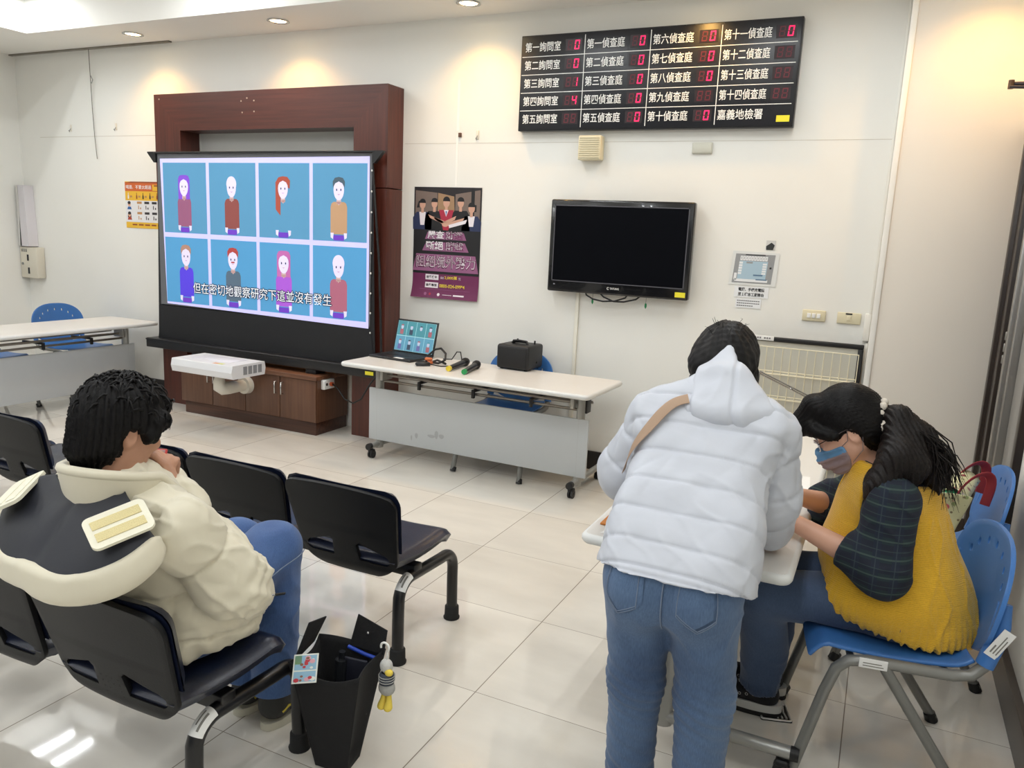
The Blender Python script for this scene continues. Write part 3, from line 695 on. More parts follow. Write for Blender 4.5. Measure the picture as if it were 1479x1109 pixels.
pq([(.12, .078), (.88, .078), (.88, .080), (.12, .080)], 9, 1); po(.42, .035, .02, .014, 7, 1); pq([(.64, .028), (.80, .028), (.80, .042), (.64, .042)], 7, 1)
pq([(.48, .033), (.62, .033), (.62, .037), (.48, .037)], 7, 1); po(.22, .036, .02, .014, 9, 1); po(.29, .036, .016, .012, 6, 1)
m.build('print', P, th)

th = thing('poster', 'orange and yellow drinking advice poster half hidden behind the projection screen', 'poster', (-6.0, 5, 1.7)); o_ = th.location
Q = [mat('notice_orange', (206, 100, 44), .55), mat('notice_yellow', (232, 184, 52), .55), mat('notice_white', (228, 228, 230), .55), mat('notice_brown', (150, 74, 40), .55), mat('notice_dark', (40, 36, 40), .55), mat('notice_blue', (46, 96, 160), .55), mat('notice_skin', (220, 170, 140), .55), mat('notice_red', (170, 60, 40), .55), mat('notice_tan', (190, 140, 90), .55)]
x0, x1, z0, z1 = -6.268, -5.60, 1.487, 1.893; pw, phh = x1 - x0, z1 - z0
m = MB(o_); m.box(x0, x1, 4.9962, 4.9985, z0, z1); m.build('sheet', Q[1], th)
m = MB(o_)
def pt(u, v, k=0): return (x0 + pw * u, 4.9955 - .0003 * k, z0 + phh * v)
pq([(0, .795), (1, .795), (1, .985), (0, .985)], 0, 0); pq([(0, .97), (1, .97), (1, 1), (.12, 1)], 3, 1); pq([(0, .13), (1, .13), (1, .595), (0, .595)], 2, 0)
m.text('喝酒．不要太超過', pt(.02, .84, 1), X, Z, .085 * phh * 1.0, 2, w=.48 * pw, bold=.012)
pq([(.52, .81), (.80, .81), (.80, .94), (.52, .94)], 1, 1); pq([(.55, .9), (.66, .9), (.66, .93), (.55, .93)], 3, 2)
for k, u in enumerate((.06, .22, .34, .47, .60, .74)):
    pq([(u - .012, .63), (u + .012, .63), (u + .012, .69), (u + .005, .72), (u + .005, .76), (u - .005, .76), (u - .005, .72), (u - .012, .69)], 2 if k == 0 else (4 if k in (2, 3) else 3), 1)
    pq([(u + .03, .66), (u + .07, .66), (u + .07, .70), (u + .03, .70)], 8, 1)
for r, v in ((0, .40), (1, .175)):
    po(.07, v + .115, .028, .05, 6, 1); po(.07, v + .145, .03, .035, 4, 1.5); pq([(.03, v), (.115, v), (.10, v + .06), (.045, v + .06)], 5 if r == 0 else 7, 1)
    if r: pq([(.035, v + .05), (.105, v + .05), (.10, v + .15), (.04, v + .15)], 4, .8)
    for k, u in enumerate((.22, .36, .50, .66, .82)):
        pq([(u, v + .125), (u + .09, v + .125), (u + .09, v + .175), (u, v + .175)], 4 if k in (1, 2) else 8, 1)
        pq([(u + .02, v + .01), (u + .035, v + .01), (u + .035, v + .09), (u + .02, v + .09)], 4 if k in (1, 2) else 8, 1); pq([(u + .055, v + .01), (u + .075, v + .01), (u + .075, v + .05), (u + .055, v + .05)], 4 if k in (1, 2) else 8, 1)
for k in range(6): pq([(.12 + .12 * k, .06), (.21 + .12 * k, .06), (.21 + .12 * k, .09), (.12 + .12 * k, .09)], 3, 1)
m.build('print', Q, th)

th = thing('floor_plan_sheet', 'laminated blue and grey floor plan sheet on the wall above the switch plates', 'paper sheet', (-.75, 5, 1.44)); o_ = th.location
F = [mat('plan_grey', (150, 152, 154), .5), mat('plan_blue', (170, 196, 212), .5), mat('plan_white', (234, 236, 238), .5), INK, mat('plan_navy', (90, 120, 150), .5)]
m = MB(o_); m.add([(-.893, 4.996, 1.337), (-.612, 4.996, 1.335), (-.606, 4.996, 1.538), (-.880, 4.996, 1.543), (-.893, 4.999, 1.337), (-.612, 4.999, 1.335), (-.606, 4.999, 1.538), (-.880, 4.999, 1.543)], [(0, 1, 2, 3), (4, 7, 6, 5), (0, 4, 5, 1), (3, 2, 6, 7)])
m.build('sheet', mat('laminate', (226, 228, 226), .25), th)
x0, x1, z0, z1 = -.868, -.634, 1.349, 1.526; pw, phh = x1 - x0, z1 - z0
m = MB(o_)
def pt(u, v, k=0): return (x0 + pw * u + .012 * (v - .5), 4.9957 - .0003 * k, z0 + phh * v)
pq([(0, 0), (1, 0), (1, 1), (0, 1)], 0, 0); pq([(.12, .12), (.84, .12), (.84, .76), (.12, .76)], 1, 1)
for k in range(10): pq([(.13 + .07 * k, .78), (.19 + .07 * k, .78), (.19 + .07 * k, .93), (.13 + .07 * k, .93)], 2, 1); pq([(.155 + .07 * k, .82), (.165 + .07 * k, .82), (.165 + .07 * k, .90), (.155 + .07 * k, .90)], 3, 2)
for k in range(5):
    pq([(.12, .30 + .09 * k), (.21, .30 + .09 * k), (.21, .37 + .09 * k), (.12, .37 + .09 * k)], 2, 2); pq([(.72, .32 + .08 * k), (.82, .32 + .08 * k), (.82, .38 + .08 * k), (.72, .38 + .08 * k)], 2, 2)
pq([(.06, .05), (.90, .05), (.90, .14), (.06, .14)], 2, 2); pq([(.03, .1), (.10, .1), (.10, .34), (.03, .34)], 2, 2); pq([(.25, .96), (.75, .96), (.75, .99), (.25, .99)], 3, 2)
pq([(.30, .68), (.46, .68), (.46, .74), (.30, .74)], 0, 3); pq([(.52, .26), (.76, .26), (.76, .31), (.52, .31)], 4, 3); pq([(.60, .12), (.88, .12), (.88, .16), (.60, .16)], 4, 3); pq([(.90, .52), (.95, .52), (.95, .58), (.90, .58)], 3, 2)
m.build('plan', F, th)
m = MB((-.66, 5, 1.58)); m.box(-.690, -.636, 4.9958, 4.999, 1.556, 1.612, mi=0); m.add([(-.688, 4.9953, 1.556), (-.648, 4.9953, 1.556), (-.64, 4.9953, 1.585), (-.66, 4.9953, 1.60), (-.69, 4.9953, 1.578)], [(0, 1, 2, 3, 4)], 1)
tag(m.build('sticker', [mat('photo_grey', (206, 206, 204), .5), mat('photo_dark', (44, 46, 46), .5)]), 'small black and white picture sticker above the floor plan sheet', 'sticker')
th = thing('notice', 'laminated notice with two lines of bold black writing below the floor plan sheet', 'paper sheet', (-.74, 5, 1.29)); o_ = th.location
m = MB(o_); m.box(-.852, -.648, 4.996, 4.999, 1.262, 1.330); m.build('sheet', F[2], th)
m = MB(o_); m.text('電腦、手機充電請', (-.828, 4.9952, 1.300), X, Z, .022, 0, w=.155, bold=.03); m.text('至１樓志工服務台', (-.828, 4.9952, 1.270), X, Z, .022, 0, w=.155, bold=.03)
m.build('lettering', INK, th)
th = thing('notice', 'small white printed note with three grey lines, lowest sheet of the wall notices', 'paper sheet', (-.76, 5, 1.225)); o_ = th.location
m = MB(o_); m.box(-.838, -.686, 4.996, 4.999, 1.197, 1.256); m.build('sheet', F[2], th)
m = MB(o_)
for k in range(3):
    for j in range(11 - 3 * (k == 2)): m.rect((-.830 + .0125 * j, 4.9954, 1.238 - .015 * k), X * .010, Z * .006)
m.build('lettering', mat('grey_print_dark', (120, 120, 124), .7), th)

# ------------------------------------------------------------------ framed board and wire rack in the corner
th = thing('framed_board', 'pale board in a black frame leaning in the corner beside the column', 'board', (-.38, 4.93, 0)); o_ = th.location
m = MB(o_); m.box(-.72, -.082, 4.952, 4.968, .30, 1.040); m.build('panel', mat('board_pale', (206, 204, 192), .5), th)
m = MB(o_); m.box(-.735, -.078, 4.938, 4.972, 1.014, 1.040, bev=.004); m.box(-.108, -.078, 4.938, 4.972, 0.28, 1.014, bev=.004); m.box(-.735, -.705, 4.938, 4.972, 0.28, 1.014, bev=.004); m.box(-.705, -.108, 4.938, 4.972, 0.28, .31, bev=.004)
m.build('frame', BLACK, th)
m = MB(o_)
for s in (-.705, -.10): m.box(s - .012, s + .012, 4.91, 4.985, 0, .28, bev=.004)
m.build('foot', BLACK, th)
m = MB(o_); m.box(-.722, -.578, 4.9345, 4.938, 1.018, 1.046, bev=.001); lb = m.build('label_strip', PAPER, th)
m = MB(o_)
for k in range(3): m.rect((-.69 + .014 * k, 4.934, 1.027), X * .010, Z * .010); m.rect((-.635 + .014 * k, 4.934, 1.027), X * .010, Z * .010)
m.build('caption', mat('grey_print_dark', (120, 120, 124), .7), lb)
th.location.y -= .022
th = thing('wire_rack', 'cream wire grid rack standing in front of the black framed board', 'rack', (-.38, 4.86, 0)); o_ = th.location
WR = mat('cream_wire', (228, 222, 196), .4)
m = MB(o_)
xs = [-.70 + k * .0462 for k in range(14)]
for x in xs: m.tube([(x, 4.88, .02), (x, 4.88, .985)], .0028, 6)
for z in (.985, .84, .825, .69, .675, .60, .45, .30, .15): m.tube([(-.70, 4.882, z), (-.098, 4.882, z)], .0035, 6)
m.build('grid', WR, th)
m = MB(o_)
for z in (.84, .69):
    for x in xs: m.tube([(x, 4.88, z), (x, 4.845, z - .012)], .0022, 5)
    m.tube([(-.70, 4.843, z - .013), (-.098, 4.843, z - .013)], .0032, 6)
m.build('shelf_rail', WR, th)
m = MB(o_)
for x in (-.66, -.14): m.tube([(x, 4.70, .008), (x, 4.87, .008), (x, 4.88, .03)], .006, 6)
m.build('foot', WR, th)
m = MB((-.45, 4.75, .8)); m.cyl((-.60, 4.60, .872), (-.25, 4.84, .685), .0065, seg=10); m.cyl((-.61, 4.615, .862), (-.26, 4.85, .675), .005, seg=10); m.cyl((-.43, 4.70, .777), (-.424, 4.704, .774), .009, seg=10)
m.tube([(-.25, 4.845, .68), (-.25, 4.80, .30), (-.25, 4.70, .004)], .006, 8); m.tube([(-.60, 4.60, .87), (-.62, 4.60, .4), (-.62, 4.58, .004)], .006, 8)
tag(m.build('metal_rod_stand', CHROME), 'slanting pair of thin chrome rods on a stand in front of the wire rack', 'stand')
m = MB((-.12, 4.87, .75)); m.box(-.165, -.105, 4.83, 4.878, .752, .795, bev=.004); m.box(-.128, -.112, 4.826, 4.83, .77, .80); tag(m.build('rack_clip', mat('clip_grey', (186, 186, 184), .4)), 'small grey clip hanging on the right end of the wire rack', 'clip')

# ------------------------------------------------------------------ folding tables
TOPM = mat('laminate_top', (222, 219, 214), .32, var=.015, vscale=5); EDGE = mat('light_edge', (220, 221, 219), .35); PANEL = mat('grey_modesty_panel', (190, 194, 196), .42, var=.02, vscale=2.5)
LEG = mat('silver_leg', (168, 168, 164), .34, metal=.5); RAIL = mat('rail_steel', (150, 144, 136), .3, metal=.7); CAST = mat('caster_black', (24, 24, 26), .5)
def make_table(name, label, loc, rz, L=1.78, D=.60, H=.69):
    t = thing(name, label, 'table', loc, rz)
    h = L / 2
    m = MB(); m.prism(rrect(L - .012, D - .012, .02, 4), H - .030, H, 'xy', 0); 
    m.build('tabletop', TOPM, t, [('BEVEL', dict(width=.004, segments=2, limit_method='ANGLE'))])
    m = MB(); m.tube([(x, y, H - .0165) for x, y in rrect(L - .014, D - .014, .022, 5)], .0165, 10, closed=True, up=(0, 0, 1)); m.build('edge_band', EDGE, t)
    m = MB(); m.box(-h + .07, h - .07, -D / 2 + .225, -D / 2 + .243, .12, .488, bev=.003); m.build('modesty_panel', PANEL, t)
    for s in (-1, 1):
        xx = s * (h - .135)
        m = MB(); m.tube([(xx, -.040, .06), (xx, -.040, H - .045)], .026, 16, flat=(1, 1.35), up=(1, 0, 0)); m.box(xx - .03, xx + .03, -.20, .20, H - .05, H - .031, bev=.003)
        m.box(xx - s * .045 - .012, xx - s * .045 + .012, -.09, .03, H - .14, H - .03, bev=.004)
        lg = m.build('leg', LEG, t)
        m = MB(); m.box(xx + s * .024, xx + s * .036, -.04, .03, H - .17, H - .05, bev=.004); m.build('folding_bracket', CAST, lg)
        m = MB(); m.tube([(xx, -.145, .087), (xx, .355, .087)], .020, 14, flat=(1.2, 1)); ft = m.build('foot', LEG, t)
        for q in (-1, 1): m = MB(); m.tube([(xx, .105 + q * .247, .087), (xx, .105 + q * .272, .087)], .022, 12, flat=(1.2, 1)); m.build('end_cap', CAST, ft)
        for yq in (-.125, .335):
            m = MB(); m.cyl((xx - .016, yq, .028), (xx - .004, yq, .028), .028, seg=18); m.cyl((xx + .004, yq, .028), (xx + .016, yq, .028), .028, seg=18)
            m.cyl((xx - .018, yq, .028), (xx + .018, yq, .028), .008, seg=8); m.box(xx - .02, xx + .02, yq - .022, yq + .018, .040, .064, bev=.008); m.cyl((xx, yq, .05), (xx, yq, .075), .010, seg=10)
            m.build('caster', CAST, t)
    for z, y in ((H - .110, -.03), (H - .100, .13), (H - .152, -.03), (H - .140, .17)):
        m = MB(); m.tube([(-h + .14, y, z), (h - .14, y, z)], .0085, 8, flat=(1, 1.3)); m.build('shelf_rail', RAIL, t)
    for x in (-.42, 0, .42):
        m = MB(); m.box(x - .012, x + .012, -.06, .19, H - .135, H - .120, bev=.003); m.box(x - .01, x + .01, -.065, -.045, H - .175, H - .12, bev=.003); m.build('shelf_support', CAST, t)
    return t
t1 = make_table('folding_table', 'white folding table with grey front panel carrying the laptop and microphones', (-2.352, 4.478, 0), math.radians(-1.2))
t3 = dup(t1, (-6.02, 3.945, 0), PI / 2, 'white folding table with grey front panel along the left wall, blue chairs behind it')
t2 = dup(t1, (-.4455, 3.03, 0), -PI / 2, 'white folding table at which the woman in the yellow vest writes')
m = MB(); 
for (x, z, r, s) in ((-.42, .20, .012, .02), (-.30, .215, .03, .012), (-.26, .23, .014, .03), (-.22, .225, .02, .016), (-.46, .18, .006, .02)):
    m.add([(x + r * math.cos(a * PI / 4) * (1 + .3 * math.sin(a * 2.3)), -.0762, z + s * math.sin(a * PI / 4)) for a in range(8)], [tuple(range(8))])
m.build('scuff_mark', mat('scuff', (170, 172, 174), .5), t1)

# ------------------------------------------------------------------ things on the presentation table
TZ = .6905
th = thing('laptop', 'open black laptop on the white table showing the cartoon portraits', 'laptop', (-3.03, 4.60, TZ), math.radians(-6))
m = MB(); m.box(-.185, .185, -.135, .125, 0, .017, bev=.005); m.build('base', mat('laptop_black', (28, 29, 32), .4), th)
m = MB()
for r in range(5):
    for c_ in range(14): m.box(-.165 + c_ * .0236, -.165 + c_ * .0236 + .0205, -.02 + r * .024, -.02 + r * .024 + .020, .017, .0186)
m.build('keyboard', mat('key_black', (40, 41, 44), .5), th)
m = MB(); m.rect((-.055, -.118, .0174), X * .10, Y * .072); m.build('touchpad', mat('touchpad_grey', (46, 47, 50), .35), th)
m = MB(); m.rect((.03, -.128, .0176), X * .075, Y * .035); m.build('sticker', PAPER, th)
tl = Matrix.Translation((0, .122, .012)) @ Matrix.Rotation(math.radians(-14), 4, 'X')
m = MB(); m.box(-.185, .185, -.002, .008, 0, .245, bev=.003, M=tl); ld = m.build('lid', mat('laptop_black', (28, 29, 32), .4), th)
LP = [mat('lcd_line', (150, 196, 204), .5, emit=.45), mat('lcd_teal', (62, 128, 140), .5, emit=.45), mat('lcd_low', (84, 140, 166), .5, emit=.45), mat('lcd_red', (150, 90, 100), .5, emit=.4), mat('lcd_dark', (50, 64, 84), .5, emit=.4), mat('lcd_violet', (96, 96, 150), .5, emit=.4), mat('lcd_face', (170, 180, 200), .5, emit=.4)]
m = MB(); vs = [(-.172, -.0028, .016), (.172, -.0028, .016), (.172, -.0028, .232), (-.172, -.0028, .232)]; m.add(vs, [(0, 1, 2, 3)], 0, M=tl)
sc = [[3, 4, 1, 3], [5, 4, 5, 3]]
for r in range(2):
    for c_ in range(4):
        xa, za = -.170 + .0856 * c_, .127 - .109 * r
        m.add([(xa, -.0033, za), (xa + .082, -.0033, za), (xa + .082, -.0033, za + .104), (xa, -.0033, za + .104)], [(0, 1, 2, 3)], 1 + r, M=tl)
        m.add([(xa + .026, -.0037, za + .008), (xa + .056, -.0037, za + .008), (xa + .056, -.0037, za + .045), (xa + .026, -.0037, za + .045)], [(0, 1, 2, 3)], sc[r][c_], M=tl)
        m.add([(xa + .041 + .012 * math.cos(a * PI / 5), -.004, za + .062 + .018 * math.sin(a * PI / 5)) for a in range(10)], [tuple(range(10))], 6, M=tl)
        m.add([(xa + .041 + .013 * math.cos(a * PI / 5), -.0043, za + .071 + .010 * math.sin(a * PI / 5)) for a in range(6)], [tuple(range(6))], [3, 1, 4, 4, 3, 4, 3, 1][c_ + 4 * r], M=tl)
m.build('display', LP, ld)
th = thing('computer_mouse', 'small black computer mouse beside the laptop', 'computer mouse', (-2.735, 4.41, TZ + .001), math.radians(-50))
m = MB(); m.ell((0, 0, .012), (.030, .052, .020)); m.box(-.029, .029, -.048, .048, 0, .010, bev=.006); m.build('body', mat('mouse_black', (26, 26, 28), .35), th)
m = MB(); m.cyl((-.004, .022, .028), (.004, .022, .028), .008, seg=12); m.build('scroll_wheel', RUBBER, th)
m = MB((-2.72, 4.50, TZ)); m.box(-2.765, -2.715, 4.475, 4.505, TZ + .022, TZ + .045, bev=.008); m.box(-2.765, -2.715, 4.470, 4.510, TZ + .0005, TZ + .022, bev=.006)
tag(m.build('cable_adapter', mat('orange_adapter', (206, 112, 64), .5)), 'small orange cable adapter behind the mouse', 'adapter')
c = MB((-2.66, 4.6, TZ)); k = .0085
pts = [(-2.83, 4.62, .72), (-2.78, 4.64, .77), (-2.72, 4.62, .785), (-2.66, 4.58, .76), (-2.645, 4.55, .72), (-2.68, 4.52, TZ + k), (-2.74, 4.53, TZ + k), (-2.72, 4.57, .71), (-2.66, 4.555, .70), (-2.63, 4.53, TZ + k)]
c.tube(pts, .0075, 8); tag(c.build('coiled_cable', BLACK), 'thick black cable looping beside the laptop', 'cable')
c = MB((-2.6, 4.5, TZ)); c.tube([(-2.70, 4.44, TZ + .01), (-2.62, 4.45, TZ + .004), (-2.55, 4.52, TZ + .004), (-2.54, 4.60, TZ + .02), (-2.60, 4.68, TZ + .075), (-2.64, 4.70, TZ + .07), (-2.69, 4.72, TZ + .01), (-2.76, 4.72, TZ + .004)], .004, 8)
tag(c.build('mouse_cable', BLACK), 'thin black mouse cable rising in a loop right of the laptop', 'cable')
MB_ = mat('mic_black', (24, 24, 26), .38); p0 = None
def mic(label, a, b, ring):
    a, b = Vector(a), Vector(b); d = (b - a); 
    t = thing('microphone', label, 'microphone', a, 0, 'microphones on the presentation table'); u = d.normalized()
    m = MB(); m.cyl(u * .02, u * .235, .0165, .020, seg=16); m.build('handle', MB_, t)
    m = MB(); m.cyl(u * .235, u * .255, .021, .027, seg=16); m.tube([u * q for q in (.255, .275, .295, .308)], [.028, .029, .024, .012], 16); m.build('head', mat('mic_grille', (34, 34, 36), .5, metal=.4, bump=.5, bscale=900), t)
    m = MB(); m.cyl(u * 0, u * .022, .0175, seg=16); m.build('ring', ring, t)
mic('black handheld microphone with a yellow end ring', (-2.490, 4.325, TZ + .018), (-2.520, 4.66, TZ + .0285), mat('yellow_ring', (232, 206, 60), .45))
mic('black handheld microphone with a green end ring', (-2.352, 4.285, TZ + .018), (-2.422, 4.64, TZ + .0285), mat('green_ring', (40, 150, 84), .45))
th = thing('portable_amplifier', 'black portable amplifier speaker with a top handle on the white table', 'speaker', (-2.185, 4.755, TZ), math.radians(-2))
m = MB(); m.box(-.12, .12, -.11, .12, .006, .168, bev=.018, seg=3); m.build('body', mat('amp_black', (25, 26, 29), .5, bump=.15, bscale=220), th)
m = MB(); m.box(-.105, .105, -.114, -.108, .022, .150, bev=.003); m.build('grille', mat('amp_grille', (16, 17, 20), .6, bump=.5, bscale=500), th)
m = MB(); m.tube([(-.045, -.01, .168), (-.04, -.01, .184), (0, -.01, .187), (.055, -.01, .184), (.06, -.01, .168)], .011, 10, flat=(1.5, .8)); m.build('handle', BLACK, th)
m = MB(); m.cyl((-.05, .06, .168), (-.05, .06, .192), .006, seg=8); m.cyl((.09, .04, .168), (.09, .04, .192), .006, seg=8); m.cyl((.12, .02, .05), (.127, .02, .05), .008, seg=8); m.build('knob', BLACK, th)
m = MB()
for x in (-.09, .09):
    for y in (-.08, .09): m.cyl((x, y, 0), (x, y, .008), .012, seg=10)
m.build('foot', RUBBER, th)

# ------------------------------------------------------------------ blue plastic chairs (local +y is the way a sitter faces)
BLUE = mat('blue_plastic', (60, 114, 182), .34, var=.02, vscale=3); TUBEG = mat('grey_chair_tube', (128, 128, 124), .36, metal=.35)
def make_chair(label, loc, rz):
    t = thing('plastic_chair', label, 'chair', loc, rz, 'blue plastic chairs')
    # seat
    def seat(u, v):
        x = (u - .5) * .44 * (1 - .05 * (1 - v) - .06 * max(0, v - .8) * 5 * abs(u - .5)); y = -.20 + .43 * v
        z = .435 + .012 * (abs(u - .5) * 2) ** 2 - .012 * math.sin(PI * min(1, v * 1.1)) - .05 * max(0, (v - .86) / .14) ** 2 + .02 * max(0, (.12 - v) / .12) ** 2
        return (x, y, z)
    m = MB(); m.grid(seat, 20, 24); m.build('seat', BLUE, t, [('SOLIDIFY', dict(thickness=.012, offset=-1)), ('BEVEL', dict(width=.004, segments=2, limit_method='ANGLE'))])
    # backrest: egg outline with an arc of oval holes
    def outline(n=48):
        o = []
        for k in range(n):
            a = 2 * PI * k / n; c_, s_ = math.cos(a), math.sin(a)
            w = .245 if s_ > -.2 else .245 - .07 * ((-.2 - s_) / .8)
            o.append((w * math.copysign(abs(c_) ** .82, c_), .178 * math.copysign(abs(s_) ** (.85 if s_ > 0 else .6), s_)))
        return o
    ol = outline()
    bm_v, bm_f = [], []; NR = 10
    for r in range(1, NR + 1):
        for px, pz in ol: bm_v.append((px * r / NR, pz * r / NR))
    bm_v.append((0, 0)); n = len(ol)
    for k in range(n): bm_f.append((len(bm_v) - 1, k, (k + 1) % n))
    for r in range(NR - 1):
        for k in range(n): bm_f.append((r * n + k, (r + 1) * n + k, (r + 1) * n + (k + 1) % n, r * n + (k + 1) % n))
    def bend(px, pz): return (px, -.265 - .30 * (pz) * .55 + .55 * px * px + .25 * pz * pz, .612 + pz)
    m = MB(); m.add([bend(*p) for p in bm_v], bm_f, 0, True)
    bk = m.build('backrest', BLUE, t, [('SOLIDIFY', dict(thickness=.012, offset=0))])
    cs = []
    for k in range(7):
        a = math.radians(20 + 140 * k / 6); px, pz = .165 * math.cos(a), .02 + .105 * math.sin(a)
        p = Vector(bend(px, pz)); c = MB(); c.ell(p, (.008, .05, .0125), nu=12, nv=8); cs.append(c.build('hole', BLUE))
    cut(bk, cs)
    for f in bk.data.polygons: f.use_smooth = True
    md = bk.modifiers.new('bevel', 'BEVEL'); md.width = .003; md.segments = 2; md.limit_method = 'ANGLE'
    # frame
    for s in (-1, 1):
        xx = s * .225
        pts = [(s * .245, .245, .012), (xx + s * .006, .175, .30), (xx, .150, .375), (xx, .120, .405), (xx, .07, .415), (xx, -.08, .415), (xx, -.150, .415), (xx, -.195, .425), (xx * .99, -.222, .455), (xx * .975, -.240, .52), (xx * .95, -.250, .58)]
        m = MB(); m.tube(pts, .0155, 10, flat=(1.15, .85)); m.build('side_frame', TUBEG, t)
        m = MB(); m.tube([(xx + s * .003, .03, .412), (s * .245, -.245, .012)], .0155, 10, flat=(1.15, .85)); m.build('leg', TUBEG, t)
        m = MB(); m.tube([(xx * .987, -.224, .460), (xx * .972, -.241, .522), (xx * .95, -.250, .58), (xx * .91, -.254, .64)], [.021, .022, .022, .016], 12, flat=(1.2, .9)); m.build('back_sleeve', BLUE, t)
        for y in (.245, -.245):
            m = MB(); m.cyl((s * .2455, y, 0), (s * .243, y - .012 * (1 if y > 0 else -1), .03), .021, .019, seg=14); m.build('foot_cap', CAST, t)
    m = MB(); m.tube([(-.222, .11, .402), (.222, .11, .402)], .011, 8); m.tube([(-.222, -.14, .405), (.222, -.14, .405)], .011, 8); m.build('crossbar', TUBEG, t)
    return t
c0 = make_chair('blue plastic chair behind the white table with the laptop', (-2.235, 4.69, 0), PI)
c0.location = (-2.235, 4.655, 0)
dup(c0, (-6.46, 4.585, 0), -PI / 2, 'blue plastic chair behind the left wall table, nearer the corner')
dup(c0, (-6.46, 3.80, 0), -PI / 2, 'blue plastic chair behind the left wall table, at the left edge of the photo')
wc = dup(c0, (.112, 2.556, 0), math.radians(99), 'blue plastic chair the woman in the yellow vest sits on')
bc = dup(c0, (.215, 3.36, 0), math.radians(93), 'blue plastic chair holding the floral bag, behind the woman in the yellow vest')
m = MB(); m.box(-.2465, -.2425, .02, .095, .402, .43, bev=.0005); m.rect((-.2468, .085, .408), Y * -.055, Z * .003, 1); m.rect((-.2468, .085, .416), Y * -.05, Z * .003, 1); m.build('asset_label', [PAPER, mat('grey_print', (130, 128, 122), .7)], wc)
M_ = Matrix.Translation((-.2425, -.246, .535)) @ Matrix.Rotation(math.radians(28), 4, 'X')
m = MB(); m.box(.0, .002, -.016, .018, -.042, .045, M=M_); m.box(-.0008, 0, -.010, -.007, -.03, .02, mi=1, M=M_); m.box(-.0008, 0, -.002, .001, -.03, .03, mi=1, M=M_); m.box(-.0008, 0, .006, .010, -.03, -.005, mi=1, M=M_); m.build('asset_label', [PAPER, mat('grey_print', (130, 128, 122), .7)], wc)
